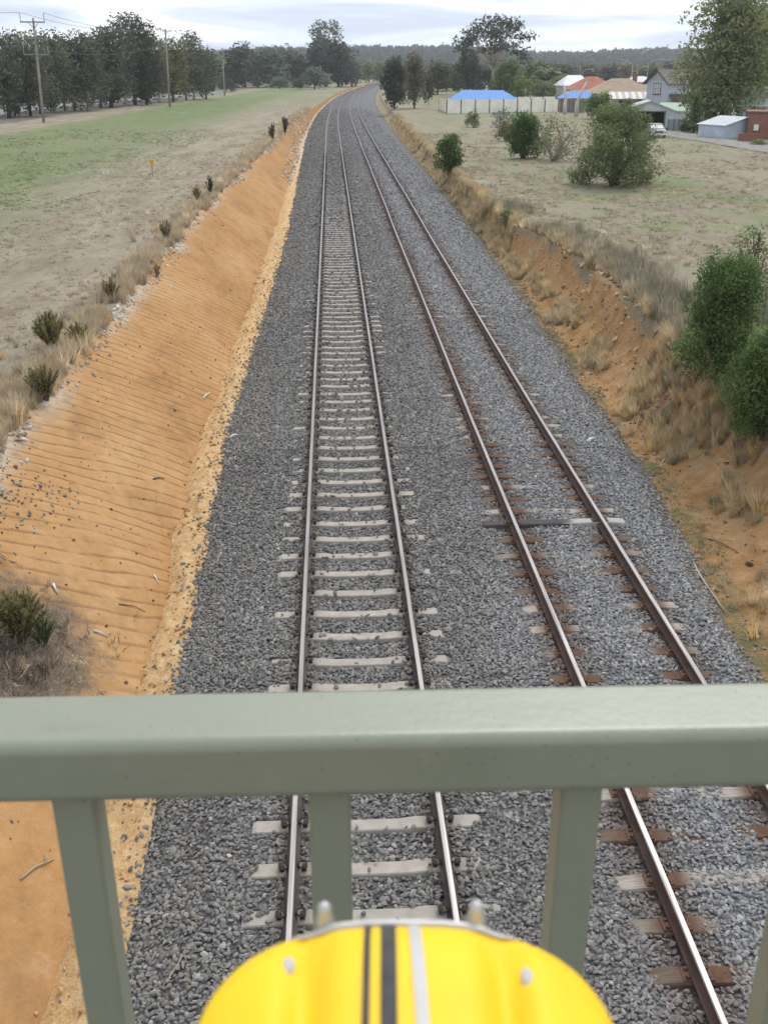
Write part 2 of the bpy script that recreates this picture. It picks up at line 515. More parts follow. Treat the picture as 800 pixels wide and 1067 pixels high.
def mat_ditch():
    n = NT('pale_clay', 0.95, 0.08)
    b = n.noise(4.0, 6, 0.7)
    c3 = n.noise(24.0, 5, 0.75)
    v = n.vor(7.0, n.pos((1, 0.7, 1)))
    f = n.math('ADD', n.math('MULTIPLY', b, 0.55), n.math('MULTIPLY', c3, 0.45))
    c = n.ramp(f, [(0.33, (0.33, 0.175, 0.070)), (0.44, (0.52, 0.32, 0.14)), (0.55, (0.64, 0.44, 0.23)), (0.68, (0.72, 0.57, 0.37))])
    y = n.xyz()[1]
    far_w = n.math('MULTIPLY', n.step(y, 70, 125), n.step(b, 0.42, 0.55))
    c = n.mix(n.math('MULTIPLY', far_w, 0.8), c, (0.55, 0.50, 0.43))
    n.color(c)
    n.bump(n.math('ADD', n.math('ADD', b, n.math('MULTIPLY', c3, 0.5)), n.math('MULTIPLY', v, 0.5)), 0.9, 0.08)
    return n.m

def mat_ballast():
    n = NT('ballast_bed', 0.9, 0.2)
    d = n.attr('d').outputs['Fac']
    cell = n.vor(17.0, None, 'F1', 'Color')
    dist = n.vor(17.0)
    g = n.xyz(cell)[0]
    patch = n.noise(0.8, 4, 0.6)
    base = n.ramp(g, [(0.0, 0.115), (0.5, 0.175), (0.85, 0.23), (1.0, 0.31)])
    left = n.mix(1.0, base, (1.0, 0.965, 0.935), 'MULTIPLY')
    right = n.mix(1.0, n.mix(0.45, base, (0.235, 0.235, 0.235)), (1.08, 1.08, 1.08), 'MULTIPLY')
    grain = n.math('MULTIPLY', n.noise(5.5, 5, 0.75), 1.0)
    grain2 = n.noise(2.2, 4, 0.7, n.pos((1, 0.35, 1)))
    w = n.step(n.math('ADD', d, n.math('MULTIPLY', n.math('SUBTRACT', patch, 0.5), 1.2)), 2.35, 2.95)
    c = n.mix(w, left, right)
    c = n.mix(0.75, c, n.ramp(grain, [(0.32, 0.45), (0.5, 0.9), (0.68, 1.5)]), 'MULTIPLY')
    c = n.mix(0.45, c, n.ramp(grain2, [(0.35, 0.6), (0.65, 1.3)]), 'MULTIPLY')
    # iron dust beside the old rails and, fainter, the new ones
    for rx, wd, k, cc in ((3.31, 0.46, 0.62, (0.105, 0.062, 0.042)), (4.98, 0.40, 0.45, (0.125, 0.078, 0.055)), (-0.56, 0.2, 0.45, (0.075, 0.058, 0.048)), (1.10, 0.2, 0.45, (0.075, 0.058, 0.048))):
        ad = n.math('ABSOLUTE', n.math('SUBTRACT', d, rx))
        ad = n.math('ADD', ad, n.math('MULTIPLY', n.math('SUBTRACT', patch, 0.5), 0.3))
        c = n.mix(n.math('MULTIPLY', n.step(ad, wd, wd * 0.3), n.math('MULTIPLY', k, n.step(n.xyz()[1], 130, 45))), c, cc)
    br = n.attr('t').outputs['Fac']
    dirt = n.step(n.math('ADD', br, n.math('MULTIPLY', n.math('SUBTRACT', patch, 0.5), 0.12)), 0.955, 1.0)
    c = n.mix(n.math('MULTIPLY', dirt, 0.7), c, (0.20, 0.15, 0.09))
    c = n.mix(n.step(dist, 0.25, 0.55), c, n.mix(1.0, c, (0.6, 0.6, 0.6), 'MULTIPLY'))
    n.color(c)
    n.bump(n.math('SUBTRACT', 1.0, dist), 0.9, 0.05)
    return n.m

def mat_bank():
    n = NT('bank_clay', 0.95, 0.08)
    t = n.attr('t').outputs['Fac']
    y = n.xyz()[1]
    a = n.noise(0.7, 5, 0.65)
    b = n.noise(3.6, 6, 0.7)
    c3 = n.noise(26.0, 5, 0.75)
    f = n.math('ADD', n.math('MULTIPLY', a, 0.35), n.math('ADD', n.math('MULTIPLY', b, 0.4), n.math('MULTIPLY', c3, 0.25)))
    clay = n.ramp(f, [(0.33, (0.22, 0.115, 0.048)), (0.45, (0.36, 0.20, 0.085)), (0.54, (0.44, 0.27, 0.13)), (0.66, (0.52, 0.39, 0.235))])
    straw = n.ramp(n.math('ADD', n.math('MULTIPLY', b, 0.5), n.math('MULTIPLY', c3, 0.5)), [(0.3, (0.13, 0.105, 0.065)), (0.5, (0.27, 0.22, 0.14)), (0.7, (0.40, 0.33, 0.22))])
    farther = n.step(y, 40, 62)
    grassy = n.math('ADD', n.math('ADD', n.math('MULTIPLY', farther, 0.62), n.math('MULTIPLY', n.math('SUBTRACT', a, 0.5), 1.5)), n.math('MULTIPLY', n.step(t, 0.82, 1.0), 0.7))
    c = n.mix(n.step(grassy, 0.10, 0.55), clay, straw)
    # weeds along the ballast edge
    wd = n.math('MULTIPLY', n.step(n.math('ADD', t, n.math('MULTIPLY', n.math('SUBTRACT', b, 0.5), 0.35)), 0.22, 0.08), n.step(a, 0.42, 0.56))
    c = n.mix(n.math('MULTIPLY', wd, 0.75), c, n.ramp(c3, [(0.3, (0.07, 0.085, 0.03)), (0.7, (0.20, 0.20, 0.10))]))
    n.color(c)
    n.bump(n.math('ADD', b, n.math('MULTIPLY', c3, 0.7)), 0.9, 0.09)
    return n.m

# ------------------------------------------------------------------ ground strips (they share their edge curves)
ys = [-40.0, -25, -12, -5, -1]
y_ = 2.0
while y_ < 4200:
    ys.append(y_)
    y_ += max(0.11, 0.0115 * y_) if y_ < 400 else 0.03 * y_
YS = np.array(ys)

def strip(name, lo, hi, ts, mat, label, jitter=True):
    Y = YS[:, None]
    T = np.asarray(ts)[None, :]
    lo_v = lo(YS)[:, None]; hi_v = hi(YS)[:, None]
    D = lo_v + (hi_v - lo_v) * T
    # heights evaluated a hair inside the strip so that both sides of a shared edge agree
    Z = z_ground(D, Y + 0 * D)
    X = D + xc(Y)
    verts = np.stack([X, Y + 0 * D, Z], -1).reshape(-1, 3)
    m, k = D.shape
    idx = np.arange(m * k).reshape(m, k)
    quads = np.stack([idx[:-1, :-1], idx[:-1, 1:], idx[1:, 1:], idx[1:, :-1]], -1).reshape(-1, 4)
    me = np_mesh(name, verts, quads, mat, {'d': ('POINT', D), 't': ('POINT', np.broadcast_to(T, D.shape))}, smooth=True)
    return tag(link(name, me), label, kind='structure')

geo = np.concatenate([[0], np.geomspace(0.0002, 1, 58)])
strip('paddock', lambda y: e_top(y) * 0 - 2500.0, e_top, 1 - geo[::-1], mat_paddock('paddock_grass_west', 'l'), 'dry grass paddock with a green belt beyond the orange cut')
strip('cut_slope', e_top, e_toe, np.linspace(0, 1, 46), mat_cut(), 'smooth orange clay cut slope beside the ballast')
strip('ditch_bank', e_toe, e_bl, np.linspace(0, 1, 12), mat_ditch(), 'pale crumbly clay bank along the ballast edge')
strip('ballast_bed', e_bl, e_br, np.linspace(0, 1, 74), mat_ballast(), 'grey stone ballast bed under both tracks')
strip('dirt_bank', e_br, e_crest, np.linspace(0, 1, 34), mat_bank(), 'orange dirt bank with dry tufts beyond the old track')
strip('paddock.001', e_crest, lambda y: e_crest(y) * 0 + 2500.0, geo, mat_paddock('paddock_grass_east', 'r'), 'patchy green and brown paddock in front of the houses')

# far wooded hills
def hills():
    xs = np.linspace(-2300, 2300, 90)
    rows = [(1250, 0.0), (1450, 0.30), (1700, 0.72), (2000, 1.0), (2500, 0.9), (3200, 0.5)]
    top = ip(xs, (-2300, 12), (-700, 14), (-250, 24), (-60, 33), (60, 35), (200, 36), (420, 27), (620, 33), (800, 31), (1000, 22), (1400, 26), (2300, 20)) + 4 * fbm(xs / 150, 0.4, 81)
    V, Fq = [], []
    for yy, k in rows:
        for x, t in zip(xs, top):
            V.append((x * yy / 2000.0 + 0, yy, -1.5 + t * k + (2.5 * float(vnoise(x / 60, yy / 60, 82)) if k > 0 else 0)))
    n = len(xs)
    for r in range(len(rows) - 1):
        for i in range(n - 1):
            Fq.append((r * n + i, r * n + i + 1, (r + 1) * n + i + 1, (r + 1) * n + i))
    m = NT('hill_ground', 0.95, 0.05)
    m.color(m.ramp(m.noise(0.02, 5), [(0.3, (0.035, 0.05, 0.022)), (0.7, (0.07, 0.085, 0.04))]))
    o = link('hills', np_mesh('hills', V, Fq, m.m, smooth=True))
    tag(o, 'low wooded hills along the horizon', kind='structure')
    return xs, rows, top
HX, HROWS, HTOP = hills()

# ------------------------------------------------------------------ railway tracks
def track_ys(y0, y1):
    out, y = [], y0
    while y < y1:
        out.append(y)
        y += 4.0 if y < 140 else 8.0
    out.append(y1)
    return out

RAIL = [(-0.07, 0.0), (0.07, 0.0), (0.07, 0.012), (0.018, 0.030), (0.010, 0.045), (0.010, 0.118), (0.032, 0.128), (0.036, 0.136), (0.036, 0.155),
        (0.027, 0.166), (-0.027, 0.166), (-0.036, 0.155), (-0.036, 0.136), (-0.032, 0.128), (-0.010, 0.118), (-0.010, 0.045), (-0.018, 0.030), (-0.07, 0.012)]

def mat_rail_side(name, c1, c2):
    n = NT(name, 0.75, 0.3)
    f = n.noise(9, 6, 0.65, n.pos((1, 0.35, 1)))
    n.color(n.ramp(f, [(0.3, c1), (0.7, c2)])); n.bump(f, 0.3, 0.004)
    return n.m
def mat_rail_top():
    n = NT('worn_rail_head', 0.42, 0.5)
    f = n.noise(2.0, 5, 0.6, n.pos((14, 0.4, 1)))
    n.color(n.ramp(f, [(0.3, (0.17, 0.155, 0.145)), (0.7, (0.34, 0.325, 0.315))]))
    n.b.inputs['Metallic'].default_value = 0.75
    n.put(n.b.inputs['Roughness'], n.ramp(f, [(0.3, 0.5), (0.7, 0.34)]))
    return n.m
M_RAILTOP = mat_rail_top()
M_RAIL_NEW = mat_rail_side('rail_steel_brown', (0.035, 0.026, 0.021), (0.095, 0.070, 0.056))
M_RAIL_OLD = mat_rail_side('rail_steel_rusty', (0.050, 0.028, 0.020), (0.120, 0.070, 0.050))

def rail_obj(d0, mats, parent, y0=3.6, y1=820.0, d_of=None):
    mb = MB()
    path = []
    for y in track_ys(y0, y1):
        dd = d0 if d_of is None else d_of(y)
        s = float(xc(y + 1) - xc(y))
        path.append(((float(xc(y)) + dd, y, 0.008), (1, -s, 0)))
    path = [(p, r) for p, r in path]
    mb.sweep(path, RAIL, lambda k: 1 if k in (8, 9, 10) else 0)
    return mb.build('rail', mats, parent)

def wav(y):       # a slight waver in the old line
    return 0.012 * math.sin(y * 0.21) + 0.010 * math.sin(y * 0.083 + 1)
def d_old_l(y): return float(ip(y, (0, 3.33), (30, 3.27), (140, 3.36), (300, 3.4))) + wav(y)
def d_old_r(y): return float(ip(y, (0, 5.02), (30, 4.93), (140, 5.02), (300, 5.07))) + wav(y)

n = NT('sleeper_concrete', 0.9, 0.15)
f = n.noise(6, 6, 0.65, n.pos((1, 1, 1), obj=True)); f2 = n.noise(60, 3, 0.7, n.pos((1, 1, 1), obj=True))
rnd = n.node('ShaderNodeObjectInfo').outputs['Random']
cc = n.ramp(n.math('ADD', n.math('MULTIPLY', f, 0.7), n.math('MULTIPLY', f2, 0.3)), [(0.3, (0.27, 0.235, 0.19)), (0.55, (0.38, 0.34, 0.285)), (0.75, (0.47, 0.43, 0.37))])
cc = n.mix(n.math('MULTIPLY', rnd, 0.35), cc, (0.27, 0.25, 0.22))
sx = n.xyz(n.pos((1, 1, 1), obj=True))[0]
near_rail = n.step(n.math('ABSOLUTE', n.math('SUBTRACT', n.math('ABSOLUTE', sx), 0.83)), 0.30, 0.10)   # iron dust by the clips
n.color(n.mix(n.math('MULTIPLY', near_rail, 0.45), cc, (0.13, 0.105, 0.085))); n.bump(f2, 0.4, 0.004)
M_CONC = n.m

def mat_timber(name, a, b):
    n = NT(name, 0.95, 0.1)
    v = n.pos((1.0, 14.0, 8.0), obj=True)
    f = n.noise(3.0, 6, 0.7, v)
    c = n.ramp(f, [(0.28, a), (0.72, b)])
    sx = n.xyz(n.pos((1, 1, 1), obj=True))[0]
    rust = n.step(n.math('ABSOLUTE', n.math('SUBTRACT', n.math('ABSOLUTE', sx), 0.76)), 0.40, 0.12)
    rn = n.noise(7, 5, 0.7, n.pos((1, 1, 1), obj=True))
    c = n.mix(n.math('MULTIPLY', rust, n.step(rn, 0.25, 0.5)), c, n.ramp(rn, [(0.35, (0.070, 0.040, 0.028)), (0.65, (0.165, 0.090, 0.058))]))
    n.color(c); n.bump(f, 0.6, 0.012)
    return n.m
M_TIMBER = [mat_timber('sleeper_timber_grey', (0.22, 0.19, 0.155), (0.44, 0.39, 0.33)), mat_timber('sleeper_timber_brown', (0.075, 0.055, 0.040), (0.19, 0.14, 0.10)),
            mat_timber('sleeper_timber_weathered', (0.14, 0.115, 0.09), (0.30, 0.25, 0.20))]
n = NT('sleeper_timber_charred', 0.9, 0.1)
f = n.noise(3.0, 6, 0.7, n.pos((1.0, 14.0, 8.0), obj=True)); sx = n.xyz(n.pos((1, 1, 1), obj=True))[0]
char = n.step(n.math('ADD', sx, n.math('MULTIPLY', n.math('SUBTRACT', f, 0.5), 1.2)), 0.15, 0.45)
n.color(n.mix(char, n.ramp(f, [(0.3, (0.045, 0.042, 0.040)), (0.7, (0.12, 0.112, 0.105))]), n.ramp(f, [(0.3, (0.30, 0.28, 0.25)), (0.7, (0.46, 0.43, 0.39))])))
n.bump(f, 0.6, 0.012)
M_TIMBER_DARK = n.m
M_CLIP = plain('rusty_clip', (0.055, 0.042, 0.036), 0.75, 0.3, 0.4, 30)
M_PLATE = plain('rusty_plate', (0.115, 0.062, 0.042), 0.85, 0.2, 0.45, 25)

def concrete_sleeper_mesh():
    mb = MB()
    xs = [-1.33, -1.27, -0.55, -0.35, 0.35, 0.55, 1.27, 1.33]
    top = [-0.035, -0.004, 0.0, -0.020, -0.020, 0.0, -0.004, -0.035]
    hw = [0.095, 0.105, 0.105, 0.098, 0.098, 0.105, 0.105, 0.095]
    V, Fc = [], []
    for x, t, h in zip(xs, top, hw):
        V += [(x, -h - 0.02, -0.19), (x, -h, t - 0.012), (x, -h + 0.012, t), (x, h - 0.012, t), (x, h, t - 0.012), (x, h + 0.02, -0.19)]
    for i in range(len(xs) - 1):
        for k in range(5):
            Fc.append((i * 6 + k, i * 6 + k + 1, i * 6 + 7 + k, i * 6 + 6 + k)[::-1])
    Fc.append((0, 1, 2, 3, 4, 5)); Fc.append(tuple(len(V) - 6 + k for k in (5, 4, 3, 2, 1, 0)))
    mb.add(V, Fc)
    return mb.mesh('sleeper', M_CONC)
def clip_mesh():
    """Spring clip with its cast shoulder; the rail lies towards -x."""
    mb = MB()
    mb.box((0.045, 0, 0.022), (0.05, 0.085, 0.045), 0, 0, 0.75)
    pts = [(0.055, -0.06, 0.03), (0.075, -0.02, 0.050), (0.072, 0.045, 0.052), (0.03, 0.065, 0.056), (-0.015, 0.045, 0.046), (-0.020, 0.0, 0.034), (0.01, -0.035, 0.046), (0.04, -0.055, 0.05)]
    mb.tube(pts, 0.0105, 5)
    return mb.mesh('rail_clip', M_CLIP, True)
def timber_sleeper_mesh(seed, mat):
    mb = MB(); rs = np.random.RandomState(seed)
    V, Fc = [], []
    xs = np.linspace(-1.35, 1.35, 10)
    for i, x in enumerate(xs):
        h = 0.115 + rs.uniform(-0.008, 0.008); t = rs.uniform(-0.012, 0.004); e = 0.02 if i in (0, 9) else 0
        V += [(x, -h, -0.15), (x, -h + rs.uniform(0, .012), t - 0.02 - e), (x, -h + 0.02, t - e), (x, h - 0.02, t - e), (x, h - rs.uniform(0, .012), t - 0.02 - e), (x, h, -0.15)]
    for i in range(len(xs) - 1):
        for k in range(5):
            Fc.append((i * 6 + k, i * 6 + k + 1, i * 6 + 7 + k, i * 6 + 6 + k)[::-1])
    Fc.append((0, 1, 2, 3, 4, 5)); Fc.append(tuple(len(V) - 6 + k for k in (5, 4, 3, 2, 1, 0)))
    mb.add(V, Fc)
    return mb.mesh('sleeper', mat)
def plate_mesh():
    mb = MB()
    mb.box((0, 0, 0.004), (0.30, 0.17, 0.016))
    for sx, sy in ((-0.095, 0.05), (0.095, -0.05), (-0.10, -0.05), (0.10, 0.05)):
        mb.box((sx, sy, 0.024), (0.036, 0.036, 0.024), 0.3, 0, 0.8)
    return mb.mesh('tie_plate', M_PLATE)

TC = 0.27
SLEEPER_Y = [9.34 - 0.705 * 6 + 0.705 * k for k in range(300)]
t_new = thing('railway_track', (TC, 4.0, 0.0), 'straight railway track on pale concrete sleepers, nearer the orange cut', 'railway track')
for dr in (-0.83, 0.83):
    o = rail_obj(TC + dr, [M_RAIL_NEW, M_RAILTOP], t_new); o.matrix_parent_inverse = Matrix.Translation((-TC, -4.0, 0))
sm = concrete_sleeper_mesh(); cm = clip_mesh()
rs = np.random.RandomState(4)
for k, y in enumerate(SLEEPER_Y):
    y += rs.uniform(-0.02, 0.02)
    o = link('sleeper', sm, t_new, (float(xc(y)), y - 4.0, rs.uniform(-0.006, 0.006) - 0.075 * min(1, max(0, (y - 50) / 60))))
    o.rotation_euler = (0, 0, rs.uniform(-0.006, 0.006) - float(xc(y + 1) - xc(y)))
    if y < 34:
        for dr in (-0.83, 0.83):
            for s in (-1, 1):
                c = link('rail_clip', cm, o, (dr + s * 0.075, 0, 0.004))
                if s < 0: c.rotation_euler = (0, 0, math.pi)
def far_sleepers(yy, tc, mesh_src, hw, mat, parent):
    mb = MB()
    for y in yy:
        x = float(xc(y)) + tc; a = -float(xc(y + 1) - xc(y))
        mb.box((x, y, -0.14), (2.6, hw * 2, 0.11), a)
    o = mb.build('far_sleepers', mat, parent); o.matrix_parent_inverse = parent.matrix_world.inverted() if False else Matrix.Translation((-parent.location[0], -parent.location[1], 0))
    return tag(o, kind='stuff')
far_sleepers([SLEEPER_Y[-1] + 0.705 * (k + 1) for k in range(320)], TC, None, 0.105, M_CONC, t_new)
# clips of the farther sleepers, joined
mb = MB()
for y in SLEEPER_Y:
    if 34 <= y < 110:
        for dr in (-0.83, 0.83):
            for s in (-1, 1):
                mb.box((TC + dr + s * 0.105, y, 0.03), (0.09, 0.10, 0.05))
o = mb.build('far_clips', M_CLIP, t_new); o.matrix_parent_inverse = Matrix.Translation((-TC, -4.0, 0)); tag(o, kind='stuff')

TO = 4.16
t_old = thing('railway_track', (TO, 4.0, 0.0), 'older railway track on timber sleepers half buried in stone, rust stained', 'railway track')
for fn in (d_old_l, d_old_r):
    o = rail_obj(0, [M_RAIL_OLD, M_RAILTOP], t_old, d_of=fn); o.matrix_parent_inverse = Matrix.Translation((-TO, -4.0, 0))
pm = plate_mesh()
tm = [timber_sleeper_mesh(10 + k, M_TIMBER[k % 3]) for k in range(6)]
tmd = timber_sleeper_mesh(31, M_TIMBER_DARK)
OLD_Y = [5.1]
rs = np.random.RandomState(12)
while len(OLD_Y) < 300:
    OLD_Y.append(OLD_Y[-1] + 0.655 + rs.uniform(-0.05, 0.05))
NAKED = min(range(len(OLD_Y)), key=lambda k: abs(OLD_Y[k] - 17.5))        # one sleeper lies bare across the whole track
for k, y in enumerate(OLD_Y):
    dc = (d_old_l(y) + d_old_r(y)) / 2
    o = link('sleeper', tmd if k == NAKED else tm[rs.randint(0, 6)], t_old,
             (float(xc(y)) + dc + rs.uniform(-0.08, 0.08) - TO, y - 4.0, rs.uniform(-0.018, 0.004) - 0.05 * min(1, max(0, (y - 40) / 40)) + (0.055 if k == NAKED else 0)))
    o.rotation_euler = (0, 0, rs.uniform(-0.025, 0.025) - float(xc(y + 1) - xc(y)))
    if k == NAKED: o['label'] = 'charred grey sleeper lying bare across the old track'
    if y < 34:
        for fn in (d_old_l, d_old_r):
            c = link('tie_plate', pm, o, (fn(y) + float(xc(y)) - TO - o.location[0], 0, 0.0))
far_sleepers([OLD_Y[-1] + 0.655 * (k + 1) for k in range(300)], TO, None, 0.115, M_TIMBER[2], t_old)

# ------------------------------------------------------------------ loose stones and other scatter (geometry nodes on point clouds)
def gn_scatter(name, P, rot, scl, idx, tint, variants, mat, label=None, kind='stuff'):
    """One object; small meshes are instanced on its points."""
    P = np.asarray(P, np.float32)
    me = bpy.data.meshes.new(name)
    me.vertices.add(len(P)); me.vertices.foreach_set('co', P.ravel())
    for nm, typ, arr, fld in (('rot', 'FLOAT_VECTOR', rot, 'vector'), ('scl', 'FLOAT_VECTOR', scl, 'vector'), ('tint', 'FLOAT_VECTOR', tint, 'vector'), ('idx', 'INT', idx, 'value')):
        a = me.attributes.new(nm, typ, 'POINT')
        a.data.foreach_set(fld, np.asarray(arr, np.int32 if typ == 'INT' else np.float32).ravel())
    me.materials.append(mat)
    o = link(name, me)
    g = bpy.data.node_groups.new(name + '_nodes', 'GeometryNodeTree')
    g.interface.new_socket('Geometry', in_out='INPUT', socket_type='NodeSocketGeometry')
    g.interface.new_socket('Geometry', in_out='OUTPUT', socket_type='NodeSocketGeometry')
    N, L = g.nodes, g.links
    gi, go = N.new('NodeGroupInput'), N.new('NodeGroupOutput')
    j = N.new('GeometryNodeJoinGeometry')
    def named(nm, typ):
        a = N.new('GeometryNodeInputNamedAttribute'); a.data_type = typ; a.inputs['Name'].default_value = nm
        return a.outputs['Attribute']
    r_, s_, i_ = named('rot', 'FLOAT_VECTOR'), named('scl', 'FLOAT_VECTOR'), named('idx', 'INT')
    for k, vm in enumerate(variants):
        vo = bpy.data.objects.new(name + '_piece', vm)
        oi = N.new('GeometryNodeObjectInfo'); oi.inputs['Object'].default_value = vo
        cmp_ = N.new('FunctionNodeCompare'); cmp_.data_type = 'INT'; cmp_.operation = 'EQUAL'
        ints = [s for s in cmp_.inputs if s.type == 'INT']
        L.new(i_, ints[0]); ints[1].default_value = k
        ip_ = N.new('GeometryNodeInstanceOnPoints')
        L.new(gi.outputs[0], ip_.inputs['Points']); L.new(cmp_.outputs[0], ip_.inputs['Selection'])
        L.new(oi.outputs['Geometry'], ip_.inputs['Instance']); L.new(r_, ip_.inputs['Rotation']); L.new(s_, ip_.inputs['Scale'])
        L.new(ip_.outputs[0], j.inputs[0])
    L.new(j.outputs[0], go.inputs[0])
    md = o.modifiers.new('scatter', 'NODES'); md.node_group = g
    return tag(o, label, kind=kind)

def stone_mesh(seed, mat, flat=0.62):
    import bmesh
    bm = bmesh.new()
    bmesh.ops.create_icosphere(bm, subdivisions=1, radius=0.5)
    rs = np.random.RandomState(seed)
    nrm = [rs.normal(size=3) for _ in range(7)]
    nrm = [v / np.linalg.norm(v) for v in nrm]
    for v in bm.verts:
        p = np.array(v.co) * rs.uniform(0.85, 1.15)
        for q in nrm:                               # broken faces
            h = p @ q - 0.29
            if h > 0: p = p - q * h
        v.co = (p[0] * 1.45, p[1] * 0.95, p[2] * flat * 1.15)
    me = bpy.data.meshes.new('stone'); bm.to_mesh(me); bm.free(); me.materials.append(mat)
    return me

n = NT('broken_stone', 0.95, 0.08)
tn = n.attr('tint', inst=True).outputs['Color']
n.color(n.mix(0.5, tn, n.ramp(n.noise(30, 4, 0.6), [(0.25, 0.45), (0.75, 1.0)]), 'MULTIPLY'))
M_STONE = n.m
STONES = [stone_mesh(100 + k, M_STONE, (0.55, 0.7, 0.62, 0.8)[k % 4]) for k in range(8)]

def ballast_points():
    rs = np.random.RandomState(7)
    P, S = [], []
    for (y0, y1, pitch, size) in ((4.3, 12.5, 0.040, 0.055), (12.5, 22, 0.047, 0.061), (22, 36, 0.060, 0.074), (36, 60, 0.085, 0.095), (54, 125, 0.135, 0.130), (108, 240, 0.28, 0.17)):
        xs = np.arange(-3.1, 7.6, pitch); yy = np.arange(y0, y1, pitch)
        X, Y = np.meshgrid(xs, yy)
        X = (X + rs.uniform(-0.5, 0.5, X.shape) * pitch).ravel(); Y = (Y + rs.uniform(-0.5, 0.5, Y.shape) * pitch).ravel()
        bl, br = e_bl(Y), e_br(Y)
        edge = 0.16
        pr = np.clip((X - bl + 0.10) / edge, 0, 1) * np.clip((br + 0.05 - X) / 0.4, 0, 1)
        keep = rs.uniform(size=X.shape) < pr * np.clip((min(y1 + 6, 122 if y1 < 200 else 240) - Y) / (16 if y1 < 100 else 40 if y1 < 200 else 120), 0, 1) ** 0.8 * np.clip((Y - y0) / (6 if y0 < 100 else 25) if y0 > 50 else 1, 0, 1)
        # inside the camera's width
        zc = Y * FWD[1] + (7.95) * 0.4
        keep &= np.abs(X + xc(Y) - Y * math.tan(YAW)) < (zc * 0.40 + 0.5)
        # concrete sleepers stay mostly clear between and just outside the rails
        ph = (Y - SLEEPER_Y[0]) / 0.705; off = np.abs(ph - np.round(ph)) * 0.705
        on_s = off < 0.115
        lx = X - TC
        clear = on_s & (np.abs(lx) < 0.80)
        cover = 0.75 * vnoise(X * 2.6, Y * 2.8, 91) + 0.5 * vnoise(X * 9, Y * 9, 92) + 0.5
        ends = on_s & (np.abs(lx) >= 0.80) & (np.abs(lx) < 1.36)
        end_cov = np.where(lx > 0, 0.55, 0.50) - 0.55 * (1.08 - np.abs(lx)) * (np.abs(lx) < 1.08)
        keep &= ~(clear & (rs.uniform(size=X.shape) > 0.045))
        keep &= ~(ends & (cover > end_cov) )
        for rx in (-0.56, 1.10):                    # nothing under the rails
            keep &= np.abs(X - rx) > (0.095 if y0 < 50 else 0.14 if y0 < 100 else 0.30)
        # timber sleepers: swept near the rails, buried between
        oy = np.array(OLD_Y); ii = np.clip(np.searchsorted(oy, Y), 1, len(oy) - 1)
        od = np.minimum(np.abs(Y - oy[ii - 1]), np.abs(Y - oy[ii]))
        kk = np.where(np.abs(Y - oy[ii - 1]) < np.abs(Y - oy[ii]), ii - 1, ii)
        dl = np.array([d_old_l(v) for v in oy])[kk]; dr = np.array([d_old_r(v) for v in oy])[kk]
        nr = np.minimum(np.abs(X - dl), np.abs(X - dr))
        reach = 0.33 + 0.22 * (hash2(kk, kk * 0 + (X > 4.15), 3) - 0.4)
        outer = ((X < dl) | (X > dr)) & (hash2(kk, kk * 0 + 5, 8) > 0.55)
        reach = np.where(outer, reach + 0.14, reach)
        bare = (od < 0.115) & (nr < reach)
        bare |= (od < 0.12) & (kk == NAKED) & (X > dl - 0.5) & (X < dr + 0.6)
        keep &= ~(bare & (rs.uniform(size=X.shape) > 0.07))
        keep &= nr > (0.09 if y0 < 50 else 0.14 if y0 < 100 else 0.30)
        X, Y = X[keep], Y[keep]
        P.append(np.stack([X, Y], -1)); S.append(np.full(len(X), size))
    # strays over the clay on both sides
    ns = 900
    y = rs.uniform(6, 60, ns) ** 1.0; x = e_bl(y) - np.abs(rs.normal(0, 0.22, ns))
    P.append(np.stack([x, y], -1)); S.append(rs.uniform(0.03, 0.07, ns))
    y = rs.uniform(8, 60, ns); x = e_br(y) + np.abs(rs.normal(0, 0.3, ns))
    P.append(np.stack([x, y], -1)); S.append(rs.uniform(0.03, 0.07, ns))
    P = np.concatenate(P); S = np.concatenate(S)
    m = len(P)
    X, Y = P[:, 0], P[:, 1]
    Z = z_ground(X, Y) + S * rs.uniform(0.02, 0.38, m)
    ph = (Y - SLEEPER_Y[0]) / 0.705; off = np.abs(ph - np.round(ph)) * 0.705
    on_top = (off < 0.12) & (np.abs(X - TC) < 1.36)
    Z = np.where(on_top, np.maximum(Z, 0.0 + S * 0.25), Z)
    rot = rs.uniform(-0.75, 0.75, (m, 3)); rot[:, 2] = rs.uniform(0, 6.283, m)
    scl = S[:, None] * rs.uniform(0.72, 1.45, (m, 1)) * rs.uniform(0.85, 1.15, (m, 3))
    wr = np.clip((X + 0.6 * fbm(X * 0.8, Y * 0.5, 93) - 2.3) / 0.8, 0, 1)[:, None]
    v = np.exp(rs.normal(math.log(0.235), 0.20, m))[:, None]
    v2 = np.exp(rs.normal(math.log(0.30), 0.20, m))[:, None]
    warm = rs.uniform(-1, 1, (m, 1))
    tl = v * np.concatenate([1.02 + 0.03 * warm, np.full((m, 1), 0.965), 0.87 - 0.035 * warm], 1)
    tr = v2 * np.concatenate([1.0 + 0.05 * warm, np.full((m, 1), 0.98), 0.935 - 0.06 * warm], 1)
    tint = tl * (1 - wr) + tr * wr
    odd = rs.uniform(size=m)
    tint = np.where((odd < 0.008)[:, None], np.array([[0.22, 0.15, 0.11]]), tint)
    tint = np.where((odd > 0.994)[:, None], np.array([[0.38, 0.36, 0.33]]), tint)
    for rx, wd, k in ((3.31, 0.42, 0.8), (4.98, 0.36, 0.65), (-0.56, 0.17, 0.5), (1.10, 0.17, 0.5)):
        w = np.exp(-((X - rx) / wd) ** 2) * k * np.clip(0.75 + 0.9 * vnoise(X * 1.7, Y * 1.2, 94), 0, 1)
        tint = tint * (1 - w[:, None]) + w[:, None] * np.array([[0.125, 0.072, 0.048]]) * (0.5 + 3.2 * v)
